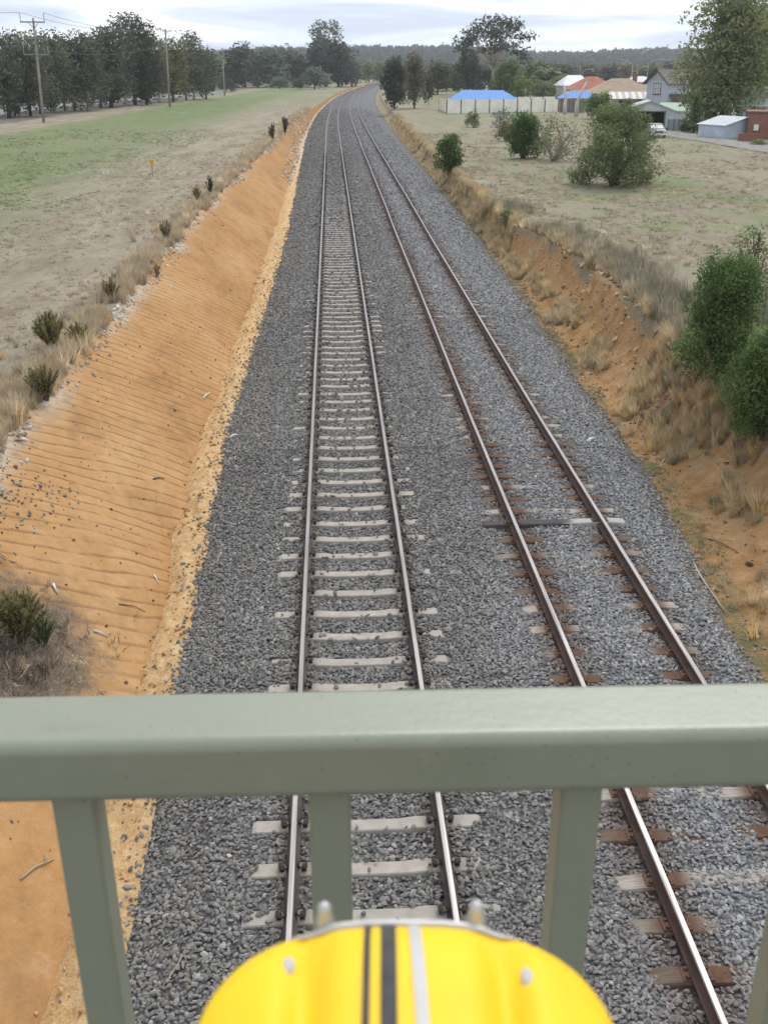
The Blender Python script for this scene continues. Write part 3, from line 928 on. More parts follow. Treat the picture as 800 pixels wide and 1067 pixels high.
    dust = np.clip((X - (e_br(Y) - 0.5)) / 0.6, 0, 1)[:, None] * 0.5
    tint = tint * (1 - dust) + dust * np.array([[0.26, 0.19, 0.12]])
    Z = np.where(Y > 110, np.minimum(Z, z_ground(X, Y) + 0.02), Z)
    return np.stack([X + xc(Y), Y, Z], -1), rot, scl, rs.randint(0, 8, m), tint
gn_scatter('ballast_stones', *ballast_points(), STONES, M_STONE, 'grey crushed stone ballast around the sleepers')

# ------------------------------------------------------------------ leaf, blade and twig meshes
def leaf_mat(name, stops, transl=0.35, bright=1.5):
    n = NT(name, 0.65, 0.25)
    r = n.attr('rnd').outputs['Fac']
    n.color(n.ramp(r, [(p, tuple(v * bright for v in c)) for p, c in stops]))
    tr = n.node('ShaderNodeBsdfTranslucent')
    mixs = n.node('ShaderNodeMixShader'); mixs.inputs[0].default_value = transl
    out = [q for q in n.t.nodes if q.type == 'OUTPUT_MATERIAL'][0]
    n.put(tr.inputs['Color'], n.ramp(r, [(p, tuple(min(1, v * 1.2 * bright) for v in c)) for p, c in stops]))
    n.t.links.new(n.b.outputs[0], mixs.inputs[1]); n.t.links.new(tr.outputs[0], mixs.inputs[2])
    n.t.links.new(mixs.outputs[0], out.inputs['Surface'])
    return n.m

L_GUM = leaf_mat('gum_leaves', [(0.0, (0.036, 0.042, 0.026)), (0.5, (0.066, 0.074, 0.046)), (1.0, (0.130, 0.132, 0.085))])
L_GUM_DARK = leaf_mat('dark_gum_leaves', [(0.0, (0.026, 0.031, 0.022)), (0.5, (0.048, 0.055, 0.038)), (1.0, (0.095, 0.098, 0.066))])
L_GREY = leaf_mat('grey_green_leaves', [(0.0, (0.045, 0.058, 0.045)), (0.5, (0.090, 0.108, 0.085)), (1.0, (0.16, 0.18, 0.145))])
L_NEAR = leaf_mat('near_bush_leaves', [(0.0, (0.034, 0.058, 0.018)), (0.5, (0.078, 0.120, 0.036)), (1.0, (0.155, 0.200, 0.070))])
L_TALL = leaf_mat('tall_tree_leaves', [(0.0, (0.066, 0.080, 0.030)), (0.5, (0.125, 0.142, 0.058)), (1.0, (0.22, 0.225, 0.105))])
L_OLIVE = leaf_mat('olive_leaves', [(0.0, (0.050, 0.052, 0.020)), (0.5, (0.105, 0.100, 0.038)), (1.0, (0.20, 0.165, 0.060))])
L_GREEN = leaf_mat('green_leaves', [(0.0, (0.032, 0.050, 0.018)), (0.5, (0.070, 0.098, 0.036)), (1.0, (0.140, 0.170, 0.068))])
L_BRIGHT = leaf_mat('bright_green_leaves', [(0.0, (0.042, 0.070, 0.018)), (0.5, (0.090, 0.135, 0.036)), (1.0, (0.165, 0.210, 0.070))])
L_DEEP = leaf_mat('deep_green_leaves', [(0.0, (0.020, 0.042, 0.014)), (0.5, (0.048, 0.088, 0.026)), (1.0, (0.100, 0.150, 0.048))])
L_SHRUB = leaf_mat('shrub_leaves', [(0.0, (0.054, 0.068, 0.028)), (0.5, (0.105, 0.128, 0.054)), (1.0, (0.185, 0.20, 0.095))])
L_BROWN = leaf_mat('brown_leaves', [(0.0, (0.048, 0.044, 0.030)), (0.5, (0.095, 0.086, 0.060)), (1.0, (0.165, 0.145, 0.10))])
L_STRAWY = leaf_mat('drying_leaves', [(0.0, (0.060, 0.055, 0.022)), (0.5, (0.125, 0.115, 0.045)), (1.0, (0.24, 0.20, 0.09))])
M_BARK = plain('grey_bark', (0.115, 0.098, 0.080), 0.95, 0.1, 0.5, 3.0, bump=0.5)
M_BARK_PALE = plain('pale_bark', (0.36, 0.32, 0.27), 0.9, 0.1, 0.35, 2.0, bump=0.3)
M_BARK_DARK = plain('dark_bark', (0.055, 0.046, 0.038), 0.95, 0.1, 0.4, 3.0, bump=0.5)
M_TWIG = plain('bare_twig', (0.28, 0.25, 0.21), 0.9, 0.1, 0.3, 6.0)

def leaf_cards(clumps, per_m, size, seed, up=0.2, elong=1.9, shell=0.55):
    """clumps: rows of (x, y, z, rx, ry, rz); many small leaf faces through each clump's volume."""
    rs = np.random.RandomState(seed)
    Vs, Rn = [], []
    for c in clumps:
        vol = (c[3] * c[4] * c[5]) ** (2 / 3)
        m = max(6, int(per_m * vol * 12.57 / (size * size)))
        q = rs.normal(size=(m, 3)); q /= np.linalg.norm(q, axis=1)[:, None]
        rad = rs.uniform(size=(m, 1)) ** (1 / 3) * (1 - shell) + shell * (1 - np.abs(rs.normal(0, 0.22, (m, 1))))
        wob = 1 + 0.35 * np.sin(q[:, :1] * 5 + c[0] * 3) * np.cos(q[:, 1:2] * 4.3 + c[1] * 2) + 0.2 * np.sin(q[:, 2:3] * 7 + c[2])
        p = q * rad * wob * np.array(c[3:6]) + np.array(c[:3])
        nrm = q * 0.5 + rs.normal(size=(m, 3)) * 0.8 + np.array([0, 0, up])
        nrm /= np.linalg.norm(nrm, axis=1)[:, None]
        t = np.cross(nrm, rs.normal(size=(m, 3))); t /= np.linalg.norm(t, axis=1)[:, None]
        b = np.cross(nrm, t)
        s = size * rs.uniform(0.6, 1.35, (m, 1))
        L_, W_ = t * s * 0.5 * elong ** 0.5, b * s * 0.5 / elong ** 0.5
        Vs.append(np.stack([p - L_, p + W_ + nrm * s * 0.1, p + L_, p - W_ + nrm * s * 0.1], 1).reshape(-1, 3))
        tone = rs.uniform(0.05, 0.9)
        Rn.append(np.clip(tone * 0.65 + rs.uniform(0, 0.4, m) + 0.10 * q[:, 2], 0, 1))
    V = np.concatenate(Vs); r = np.concatenate(Rn)
    return V, np.arange(len(V)).reshape(-1, 4), r

def crown_mesh(name, clumps, mat, cover, size, seed, **kw):
    V, Q, r = leaf_cards(clumps, cover, size, seed, **kw)
    return np_mesh(name, V, Q, mat, {'rnd': ('FACE', r)})

def bez(a, b, c, k=6):
    a, b, c = map(np.asarray, (a, b, c))
    return [tuple((1 - t) ** 2 * a + 2 * t * (1 - t) * b + t * t * c) for t in np.linspace(0, 1, k)]

def tuft_mesh(seed, mat, blades, h, spread, width, lean=0.5):
    rs = np.random.RandomState(seed)
    V, Q, A = [], [], []
    for k in range(blades):
        a = rs.uniform(0, 6.283); r = spread * rs.uniform(0, 1) ** 0.7
        x, y = r * math.cos(a), r * math.sin(a)
        hh = h * rs.uniform(0.45, 1.1); a2 = a + rs.uniform(-1.2, 1.2); ln = lean * rs.uniform(0.1, 1.0) * hh
        w = width * rs.uniform(0.7, 1.3); wa = rs.uniform(0, 6.283); wx, wy = math.cos(wa) * w, math.sin(wa) * w
        o = len(V)
        for t, ww in ((0, 1), (0.5, 0.85), (1, 0.15)):
            px, py, pz = x + math.cos(a2) * ln * t * t, y + math.sin(a2) * ln * t * t, hh * (t - 0.18 * lean * t * t)
            V += [(px - wx * ww, py - wy * ww, pz - 0.02), (px + wx * ww, py + wy * ww, pz - 0.02)]
        Q += [(o, o + 1, o + 3, o + 2), (o + 2, o + 3, o + 5, o + 4)]
        v = rs.uniform(); A += [v, v]
    return np_mesh('tuft', V, Q, mat, {'rnd': ('FACE', A)})

def grass_mat(name):
    n = NT(name, 0.85, 0.1)
    tn = n.attr('tint', inst=True).outputs['Color']
    c = n.mix(1.0, tn, n.ramp(n.attr('rnd').outputs['Fac'], [(0, 0.8), (1, 1.0)]), 'MULTIPLY')
    n.color(c)
    tr = n.node('ShaderNodeBsdfTranslucent'); mx = n.node('ShaderNodeMixShader'); mx.inputs[0].default_value = 0.45
    out = [q for q in n.t.nodes if q.type == 'OUTPUT_MATERIAL'][0]
    n.put(tr.inputs['Color'], c)
    n.t.links.new(n.b.outputs[0], mx.inputs[1]); n.t.links.new(tr.outputs[0], mx.inputs[2]); n.t.links.new(mx.outputs[0], out.inputs['Surface'])
    return n.m
M_GRASS = grass_mat('dry_grass_blades')
TUFTS = [tuft_mesh(200 + k, M_GRASS, 46, 0.62, 0.13, 0.0075, 0.55) for k in range(4)]
TALL = [tuft_mesh(220 + k, M_GRASS, 60, 0.85, 0.28, 0.0085, 0.35) for k in range(3)]
LOW = [tuft_mesh(240 + k, M_GRASS, 26, 0.17, 0.20, 0.010, 1.1) for k in range(4)]
STRAW = np.array([0.66, 0.53, 0.33]); STRAW2 = np.array([0.56, 0.46, 0.31]); GOLD = np.array([0.64, 0.46, 0.22]); GREYB = np.array([0.48, 0.40, 0.31]); WEED = np.array([0.16, 0.185, 0.075]); SAGE = np.array([0.25, 0.26, 0.165])

def blend_tint(rs, m, cols, wts, var=0.22):
    pick = rs.choice(len(cols), size=m, p=np.array(wts) / sum(wts))
    return np.array(cols)[pick] * np.exp(rs.normal(0, var, (m, 1)))

def scatter_pack(rs, D, Y, scale, cols, wts, base, nvar, tilt=0.18, zoff=-0.01):
    m = len(D)
    P = np.stack([D + xc(Y), Y, z_ground(D, Y) + zoff], -1)
    rot = rs.normal(0, tilt, (m, 3)); rot[:, 2] = rs.uniform(0, 6.283, m)
    s = (scale * np.exp(rs.normal(0, 0.25, m)))[:, None] * np.ones((1, 3))
    return P, rot, s, base + rs.randint(0, nvar, m), blend_tint(rs, m, cols, wts)

def cat(packs):
    return [np.concatenate([p[k] for p in packs]) for k in range(5)]

rs = np.random.RandomState(33)
packs = []
# right bank: sparse clumps low down, thicker towards the crest
m = 60000
y = 8 + 172 * rs.uniform(size=m) ** 1.5
t = rs.uniform(0.05, 1.35, m)
br, cr = e_br(y), e_crest(y)
d = br + (cr - br) * t
clump = vnoise(d * 0.9, y * 0.8, 95) + 0.5 + 0.35 * vnoise(d * 3, y * 3, 96)
farther = np.clip((y - 38) / 25, 0, 1)
dens = np.clip(0.34 + 0.50 * np.clip((t - 0.22) * 4, 0, 1) + 0.6 * np.clip((t - 0.90) / 0.10, 0, 1) + 0.25 * farther * (t > 0.14), 0, 1)
scarp_bare = (t > 0.50 + 0.2 * vnoise(y * 0.5, 0, 44)) & (t < 0.99) & (y > 26) & (y < 48)
dens = np.where(scarp_bare, 0.01, dens)
dens = np.where(y < 21, dens * np.clip(0.5 + (t - 0.45) * 1.2, 0.42, 1), dens)
dens *= np.clip(1 - (y - 60) / 220, 0.25, 1)
keep = (clump > 0.80 - dens * 0.62) & (rs.uniform(size=m) < np.clip(dens * 0.9, 0, 0.6))
keep &= (y > 24) | (rs.uniform(size=m) < 0.75)
d, y, t = d[keep], y[keep], t[keep]
packs.append(scatter_pack(rs, d, y, np.where(t > 0.9, 0.54, 0.50), [STRAW, GOLD, STRAW2, GREYB, SAGE], [5, 3, 3, 1, 1.2], 0, 4))
# tall grey-brown standing grass behind the crest
m = 2600
y = rs.uniform(20, 62, m); d = e_crest(y) + np.abs(rs.normal(0.2, 0.75, m)) + 0.12
kk = (vnoise(d * 0.5, y * 0.22, 97) + 0.5) > np.where(y < 37, 0.30, 0.50)
d, y = d[kk], y[kk]
packs.append(scatter_pack(rs, d, y, np.where(y < 37, 0.56, 0.42), [GREYB, GREYB * 0.8, STRAW2, SAGE * 0.8], [4, 3, 1, 7], 4, 3))
# weeds along the right edge of the ballast
m = 1500
y = rs.uniform(12, 75, m); d = e_br(y) + np.abs(rs.normal(0.05, 0.22, m))
kk = (vnoise(y * 0.35, d * 0.5, 98) + 0.5) > 0.52
packs.append(scatter_pack(rs, d[kk], y[kk], 0.5 + 0 * y[kk], [WEED * 1.3, SAGE, STRAW2], [2, 3, 3], 7, 4, 0.3))
# left lip of the cut
m = 5200
y = 14 + 200 * rs.uniform(size=m) ** 1.35; d = e_top(y) - np.abs(rs.normal(0.05, 0.62, m)) + 0.12
kk = (vnoise(d * 0.8, y * 0.5, 99) + 0.5 > 0.30)
d, y = d[kk], y[kk]
packs.append(scatter_pack(rs, d, y, 0.62 * np.clip(1.1 - np.abs(d - e_top(y)) * 0.25, 0.5, 1), [STRAW, STRAW2, GREYB, GOLD], [3, 4, 4, 1], 0, 4))
# litter and dead stems round the bush at the foot of the picture
m = 420
a = rs.uniform(0, 6.283, m); r = np.abs(rs.normal(0, 0.75, m))
d = -4.8 + r * np.cos(a); y = 12.5 + 1.5 * r * np.sin(a)
packs.append(scatter_pack(rs, d, y, 0.75 + 0 * d, [GREYB * 0.55, GREYB * 0.8, STRAW2], [4, 3, 1], 7, 4, 0.7))
# short paddock tufts
m = 26000
y = 17 + 110 * rs.uniform(size=m) ** 1.4; d = e_top(y) - 0.5 - 38 * rs.uniform(size=m) ** 1.3
kk = vnoise(d * 0.35, y * 0.16, 88) + 0.7 * vnoise(d * 1.2, y * 0.6, 87) > -0.08
d, y = d[kk], y[kk]
gr = (d < -13) & (vnoise(d * 0.2, y * 0.08, 86) > -0.25)
p_ = scatter_pack(rs, d, y, 0.55 + 0 * d, [STRAW2, GREYB, SAGE, STRAW], [3, 3, 2, 1], 7, 4, 0.25)
p_[4][gr] = blend_tint(rs, int(gr.sum()), [SAGE, WEED * 1.4, STRAW2], [3, 3, 1])
packs.append(p_)
m = 22000
y = 18 + 110 * rs.uniform(size=m) ** 1.3; d = e_crest(y) + 0.3 + 30 * rs.uniform(size=m) ** 1.3
kk = vnoise(d * 0.3, y * 0.3, 85) + 0.7 * vnoise(d * 1.2, y * 0.9, 84) > -0.1
d, y = d[kk], y[kk]
packs.append(scatter_pack(rs, d, y, 0.75 + 0 * d, [STRAW2, SAGE, WEED * 1.5, GREYB], [4, 2, 1.3, 3], 7, 4, 0.25))
gn_scatter('dry_grass', *cat(packs), TUFTS + TALL + LOW, M_GRASS, 'dry straw and green grass tufts along the cut and paddocks')

# pebbles, lime rubble and clods on the clay
packs = []
def stones_at(d, y, size, cols, wts, sink=0.2):
    p = scatter_pack(rs, d, y, size, cols, wts, 0, 8, 0.5, 0.0)
    p[0][:, 2] += p[2][:, 0] * sink
    packs.append(p)
m = 520
y = rs.uniform(9, 60, m); tt = rs.uniform(0, 1, m); stones_at(e_top(y) + (e_toe(y) - e_top(y)) * tt, y, 0.028 + 0.03 * rs.uniform(size=m) ** 3, [np.array([0.13, 0.12, 0.11]), np.array([0.25, 0.2, 0.15])], [3, 1])
m = 170                                            # a spill of ballast high on the slope
y = rs.normal(16.6, 1.0, m); d = rs.normal(-5.6, 0.42, m) + (y - 16.6) * 0.25; stones_at(d, y, 0.055 + 0 * d, [np.array([0.20, 0.19, 0.175]), np.array([0.26, 0.24, 0.22])], [3, 1])
m = 2600                                           # white rubble along the lip
y = 15 + 190 * rs.uniform(size=m) ** 1.3; d = e_top(y) + np.abs(rs.normal(0, 0.22, m)) - 0.02
kk = vnoise(y * 0.33, 0, 83) > -0.12
stones_at(d[kk], y[kk], np.where(y < 60, 0.085, 0.13)[kk], [np.array([0.58, 0.54, 0.46]), np.array([0.40, 0.34, 0.26])], [3, 2])
m = 420                                            # pale bank beyond, near where the ditch runs out
y = rs.uniform(85, 200, m); d = e_toe(y) + rs.uniform(-0.6, 0.5, m); stones_at(d, y, 0.22 + 0 * d, [np.array([0.60, 0.56, 0.50]), np.array([0.48, 0.38, 0.27])], [3, 2])
m = 900                                            # clods on the pale ditch bank
y = rs.uniform(6, 50, m); d = e_toe(y) + (e_bl(y) - e_toe(y)) * rs.uniform(-0.1, 1, m); stones_at(d, y, 0.03 + 0.05 * rs.uniform(size=m) ** 2, [np.array([0.50, 0.31, 0.14]), np.array([0.40, 0.22, 0.09])], [1, 1])
m = 3600                                           # stones and clods on the dirt bank
y = rs.uniform(9, 60, m); tt = rs.uniform(0.05, 1.05, m); d = e_br(y) + (e_crest(y) - e_br(y)) * tt
kk = (vnoise(d * 1.3, y * 0.9, 78) > -0.05)
stones_at(d[kk], y[kk], (0.03 + 0.09 * rs.uniform(size=m) ** 4)[kk], [np.array([0.16, 0.14, 0.12]), np.array([0.36, 0.22, 0.11]), np.array([0.48, 0.42, 0.34])], [3, 3, 1])
m = 70                                             # pale lumps under the scarp lip
y = rs.uniform(23, 42, m); d = e_crest(y) - np.abs(rs.normal(0.1, 0.2, m)); stones_at(d, y, 0.13 + 0.08 * rs.uniform(size=m), [np.array([0.50, 0.40, 0.28]), np.array([0.42, 0.30, 0.18])], [1, 1])
gn_scatter('rubble', *cat(packs), STONES, M_STONE, 'small stones, clods and white rubble lying on the clay')

# ------------------------------------------------------------------ sticks and litter one can point to
M_STICK = plain('weathered_stick', (0.36, 0.31, 0.25), 0.9, 0.1, 0.3, 12)
M_STICK_DARK = plain('dark_stick', (0.10, 0.08, 0.06), 0.9, 0.1, 0.3, 12)
M_SCRAP = plain('pale_scrap', (0.62, 0.60, 0.56), 0.8, 0.2, 0.15, 12)
def stick(pix, r, label, mat=None, side=None, name='stick', cat_='stick'):
    pts = [spot(*p) for p in pix]
    base = pts[0]
    mb = MB()
    loc = [tuple(p - base + np.array([0, 0, r * 0.9 + (0.02 if 0 < i < len(pts) - 1 else 0)])) for i, p in enumerate(pts)]
    k = len(loc)
    mb.tube(loc, [r * (1 - 0.55 * i / max(1, k - 1)) for i in range(k)], 6)
    if side:
        i, dx, dy = side
        p = Vector(loc[i]); mb.tube([p, p + Vector((dx * 0.5, dy * 0.5, 0.03)), p + Vector((dx, dy, 0.015))], [r * 0.6, r * 0.45, r * 0.25], 5)
    tag(mb.build(name, mat or M_STICK, None, True, tuple(base)), label, cat_)
stick([(722, 588), (730, 604), (741, 620), (748, 630), (756, 640)], 0.022, 'long pale bent stick on the ballast edge below the dirt bank', side=(2, 0.10, 0.16))
stick([(22, 917), (38, 905), (50, 900), (57, 896)], 0.013, 'forked grey twig on the orange clay left of the railing post', side=(2, -0.05, 0.10))
stick([(170, 1029), (180, 1016), (188, 1003), (193, 989)], 0.011, 'thin curved pale twig on the ballast beside the yellow bag')
stick([(124, 630), (140, 633), (152, 638)], 0.010, 'thin dark twig at the foot of the orange slope', M_STICK_DARK)
stick([(98, 658), (105, 661), (113, 664)], 0.020, 'short white split stick near the grey litter under the bush', M_SCRAP)
stick([(56, 610), (58, 615), (61, 620)], 0.026, 'white scrap of wood on the orange slope above the bush', M_SCRAP)
stick([(161, 600), (163, 604), (166, 609)], 0.016, 'short pale stick at the bottom of the ditch', M_SCRAP)
stick([(188, 617), (191, 610), (195, 603)], 0.014, 'pale stick leaning across the clay and ballast edge', M_STICK)
stick([(226, 588), (229, 580), (232, 573)], 0.017, 'pale stick lying on the dark ballast alone', M_STICK)
stick([(212, 416), (215, 413), (219, 410)], 0.028, 'pale broken stick beside a grey patch in the ditch', M_SCRAP)
stick([(160, 500), (166, 499), (172, 499)], 0.018, 'dark stick lying across the orange slope', M_STICK_DARK)
stick([(684, 432), (692, 426), (700, 419), (706, 413)], 0.03, 'silvery branch fallen under the green bush on the bank', side=(1, -0.4, 0.1))
stick([(700, 404), (707, 396), (713, 388)], 0.035, 'thick grey branch propped on the bank beside the bush')
stick([(668, 420), (678, 415), (690, 413)], 0.02, 'pale twig among dry tufts on the dirt bank')
stick([(660, 452), (664, 441), (667, 430)], 0.018, 'grey twig standing out of the dirt below the dry tufts')
stick([(738, 562), (752, 568), (768, 576)], 0.012, 'thin brown twig across the orange dirt near the long stick', M_STICK_DARK)
stick([(612, 462), (615, 460), (619, 458)], 0.05, 'white lump of rubbish on the dirt bank edge', M_SCRAP, None, 'scrap', 'litter')
stick([(690, 482), (693, 479), (695, 476)], 0.025, 'small white scrap on the orange dirt right of the old track', M_SCRAP, None, 'scrap', 'litter')
stick([(240, 458), (243, 456), (246, 454)], 0.045, 'white scrap on the edge of the dark ballast', M_SCRAP, None, 'scrap', 'litter')

# ------------------------------------------------------------------ trees and shrubs
def limb_tubes(mb, h, clumps, seed, r0, lean=(0, 0), fork=0.42, n=7, mi=0):
    """Trunk that rises, then limbs reaching to the clumps."""
    rs = np.random.RandomState(seed)
    top = np.array([lean[0], lean[1], h * fork])
    mid = np.array([lean[0] * 0.3 + rs.uniform(-.02, .02) * h, lean[1] * 0.3 + rs.uniform(-.02, .02) * h, h * fork * 0.5])
    trunk = bez((0, 0, -0.15), tuple(mid), tuple(top), 6)
    mb.tube(trunk, list(np.linspace(r0, r0 * 0.62, 6)), n, mi)
    order = sorted(clumps, key=lambda c: c[2])
    for c in order:
        e_ = np.array(c[:3]); k = rs.uniform(0.55, 1.0)
        st = np.array(trunk[3]) * (1 - k) + top * k
        m_ = (st + e_) / 2 + np.array([rs.uniform(-.04, .04) * h, rs.uniform(-.04, .04) * h, rs.uniform(-0.06, 0.03) * h])
        r = r0 * rs.uniform(0.28, 0.45)
        mb.tube(bez(st, m_, e_, 5), list(np.linspace(r, r * 0.25, 5)), 5, mi, caps=False)

def gum_clumps(h, w, seed, lo=0.35, count=16, r=0.16, flat=0.75, top_bias=0.0):
    rs = np.random.RandomState(seed)
    out = []
    for k in range(count):
        t = ((k + rs.uniform(0, 1)) / count) ** (1 - top_bias * 0.5)
        z = h * (lo + (0.94 - lo) * t)
        prof = math.sin(math.pi * min(1, 0.22 + 0.74 * t)) ** 0.7
        a = k * 2.4 + rs.uniform(-0.5, 0.5); rr = w * 0.5 * prof * rs.uniform(0.25, 0.82)
        cr = h * r * rs.uniform(0.65, 1.2)
        out.append((rr * math.cos(a), rr * math.sin(a), z - cr * 0.3, min(cr, w * 0.34), min(cr, w * 0.34), cr * flat))
    return out

def shrub_clumps(h, w, seed, count=14, lo=0.18, r=0.30):
    rs = np.random.RandomState(seed)
    out = []
    for k in range(count):
        t = (k + rs.uniform(0, 1)) / count
        z = h * (lo + (0.88 - lo) * t)
        prof = math.sqrt(max(0.05, 1 - (max(0, t - 0.25) / 0.80) ** 2))
        a = k * 2.4 + rs.uniform(-0.6, 0.6); rr = w * 0.5 * prof * rs.uniform(0.25, 0.78)
        cr = min(h, w) * r * rs.uniform(0.6, 1.15)
        out.append((rr * math.cos(a), rr * math.sin(a), z, cr, cr, cr * 0.85))
    return out

_tree_cache = {}
def tree_parts(kind, variant, leaf, bark, cover, size):
    key = (kind, variant, leaf.name, bark.name, round(cover, 2), round(size, 2))
    if key in _tree_cache: return _tree_cache[key]
    s = 1000 + variant * 17
    if kind == 'gum':      cl = gum_clumps(10, 5.4, s, 0.17, 26, 0.17); fork, r0 = 0.42, 0.17
    elif kind == 'bushy':  cl = gum_clumps(10, 6.6, s, 0.20, 26, 0.175, 0.85); fork, r0 = 0.32, 0.18
    elif kind == 'airy':   cl = gum_clumps(10, 9.5, s, 0.45, 26, 0.115, 0.6, 0.5); fork, r0 = 0.40, 0.20
    elif kind == 'umbrella':          # broad open head of separate leaf clumps on bare forking limbs
        rs = np.random.RandomState(s); cl = []
        for k in range(42):
            a = k * 2.4 + rs.uniform(-.5, .5); q = math.sqrt((k + 0.5) / 42); rr = 4.6 * q
            z = 9.1 - 2.6 * q ** 2.2 - rs.uniform(0, 1.6) - (rs.uniform(0.5, 2.2) if k % 4 == 0 else 0)
            cr = rs.uniform(0.65, 1.2)
            cl.append((rr * math.cos(a), rr * math.sin(a), z, cr * 1.15, cr * 1.15, cr * 0.62))
        fork, r0 = 0.36, 0.2
    elif kind == 'tall':              # upright rounded head, wider above
        rs = np.random.RandomState(s); cl = []
        for k in range(32):
            t = (k + 0.5) / 32; a = k * 2.4 + rs.uniform(-.4, .4)
            prof = (0.55 + 0.6 * t) if t < 0.75 else 1.0 * math.sqrt(max(0.05, 1 - ((t - 0.75) / 0.27) ** 2))
            rr = 2.4 * prof * rs.uniform(0.35, 0.95); cr = rs.uniform(0.75, 1.15)
            cl.append((rr * math.cos(a), rr * math.sin(a), 10 * (0.18 + 0.75 * t), cr, cr, cr * 0.75))
        fork, r0 = 0.45, 0.2
    elif kind == 'dome':   cl = shrub_clumps(10, 13, s, 24, 0.22, 0.22); fork, r0 = 0.22, 0.25
    elif kind == 'cone':
        rs = np.random.RandomState(s); cl = []
        for k in range(18):
            t = (k + 0.5) / 18; a = k * 2.4
            w = 2.4 * (1 - t) ** 0.7 + 0.35
            cl.append((w * 0.55 * math.cos(a), w * 0.55 * math.sin(a), 10 * (0.08 + 0.88 * t), w * 0.75, w * 0.75, 0.95))
        fork, r0 = 0.8, 0.2
    V = crown_mesh('crown', cl, leaf, cover, size, s)
    mb = MB(); limb_tubes(mb, 10, cl, s, r0 * 1.15, fork=fork)
    _tree_cache[key] = (mb.mesh('trunk', bark, True), V)
    return _tree_cache[key]

def plant_tree(px, dist, top, label, kind='gum', variant=0, leaf=L_GUM, bark=M_BARK, width=None, name='tree', group=None, cover=0.30, base=None, dense=1.5, cat_='tree', leafpx=2.2):
    p = spot(*base) if base else far(px, dist)
    h = max(0.5, height_to(p, top))
    size = min(0.62, max(0.16, round(leafpx * mpp(p) * 10 / h, 1)))     # leaf faces in the unit tree, about the same size in view
    tm_, cm_ = tree_parts(kind, variant, leaf, bark, cover * dense, size)
    k = h / 10.0
    uw = {'gum': 5.4, 'bushy': 6.8, 'airy': 9.8, 'umbrella': 11.0, 'tall': 6.4, 'dome': 13.5, 'cone': 4.9}[kind]
    kx = k if width is None else width * mpp(p) / uw
    o = thing(name, p, label, cat_, variant * 1.3 + px * 0.1, group, (kx, kx, k))
    link('trunk', tm_, o); link('crown', cm_, o)
    return o

G_ROW = 'gum trees in the row along the road on the far left'
row = [  # bearing, distance, top row, width, kind, variant, leaf, bark, label
    (3, 172, 37, 46, 'tall', 0, L_GUM, M_BARK_DARK, 'dark bushy gum tree at the far left end of the roadside row'),
    (14, 180, 31, 26, 'gum', 1, L_GUM, M_BARK_PALE, 'thin spired gum tree poking above its neighbours left of the first power pole'),
    (26, 178, 40, 40, 'bushy', 2, L_GUM, M_BARK_DARK, 'low dense gum tree directly left of the nearest power pole'),
    (37, 190, 31, 38, 'tall', 3, L_GUM, M_BARK, 'gum tree with rounded top standing behind the nearest power pole'),
    (52, 196, 32, 34, 'gum', 4, L_GUM, M_BARK_PALE, 'dark gum tree just right of the nearest power pole'),
    (63, 205, 37, 28, 'tall', 5, L_GUM, M_BARK, 'slim gum tree above the white ute, right of the nearest power pole'),
    (73, 208, 33, 32, 'gum', 6, L_GUM, M_BARK, 'round topped gum tree between the white ute and the dark forked trunk'),
    (87, 206, 35, 36, 'bushy', 7, L_GUM, M_BARK_PALE, 'gum tree on a single dark leaning trunk halfway between the two power poles'),
    (101, 222, 31, 34, 'tall', 8, L_GUM, M_BARK, 'mid green gum tree left of the tallest gum in the row'),
    (112, 226, 27, 36, 'gum', 9, L_GUM_DARK, M_BARK_DARK, 'full dark gum tree beside the tallest gum, on its left'),
    (127, 236, 22, 38, 'tall', 10, L_GUM, M_BARK_PALE, 'gum tree with pale limbs in front of the tallest gum in the row'),
    (138, 244, 11, 44, 'gum', 11, L_GUM_DARK, M_BARK, 'tallest gum tree of the row with separate leaf clumps at its head'),
    (150, 246, 27, 34, 'bushy', 12, L_GUM, M_BARK_DARK, 'dark dense gum tree right of the tallest gum'),
    (163, 262, 36, 36, 'tall', 13, L_OLIVE, M_BARK_PALE, 'yellowing brown tree behind the second power pole'),
    (178, 270, 40, 34, 'gum', 14, L_OLIVE, M_BARK, 'olive tinted tree just right of the second power pole'),
    (192, 285, 50, 24, 'tall', 15, L_GUM, M_BARK, 'small green gum tree between the olive tree and the tall dark gum'),
    (200, 290, 32, 28, 'gum', 16, L_GUM, M_BARK_PALE, 'tall dark gum tree with narrow head right of the olive trees'),
    (213, 300, 48, 24, 'bushy', 17, L_GUM_DARK, M_BARK_DARK, 'dark slim gum tree left of the round bush by the third pole'),
    (222, 410, 55, 24, 'tall', 18, L_SHRUB, M_BARK, 'pale green young tree behind the round bush'),
    (244, 470, 48, 26, 'gum', 19, L_GUM_DARK, M_BARK, 'dark gum tree just beyond the third power pole'),
    (255, 475, 45, 26, 'bushy', 20, L_GUM, M_BARK, 'gum tree with knobbly top right of the third power pole'),
    (268, 490, 51, 30, 'bushy', 0, L_GUM, M_BARK_PALE, 'grey green gum tree at the corner of the paddock'),
    (281, 480, 49, 30, 'gum', 2, L_GREY, M_BARK_PALE, 'gum tree with white bare limbs at the end of the paddock'),
    (295, 500, 48, 32, 'bushy', 4, L_GUM, M_BARK_PALE, 'broad gum tree right of the one with white limbs'),
    (309, 490, 54, 30, 'bushy', 7, L_GUM_DARK, M_BARK, 'low dark gum tree left of the tall pair by the line'),
]
for (px, D, top, w, kind, v, lf, bk, lab) in row:
    plant_tree(px, D, top, lab, kind, v % 6, lf, bk, w * 1.42, group=G_ROW, cover=0.28)
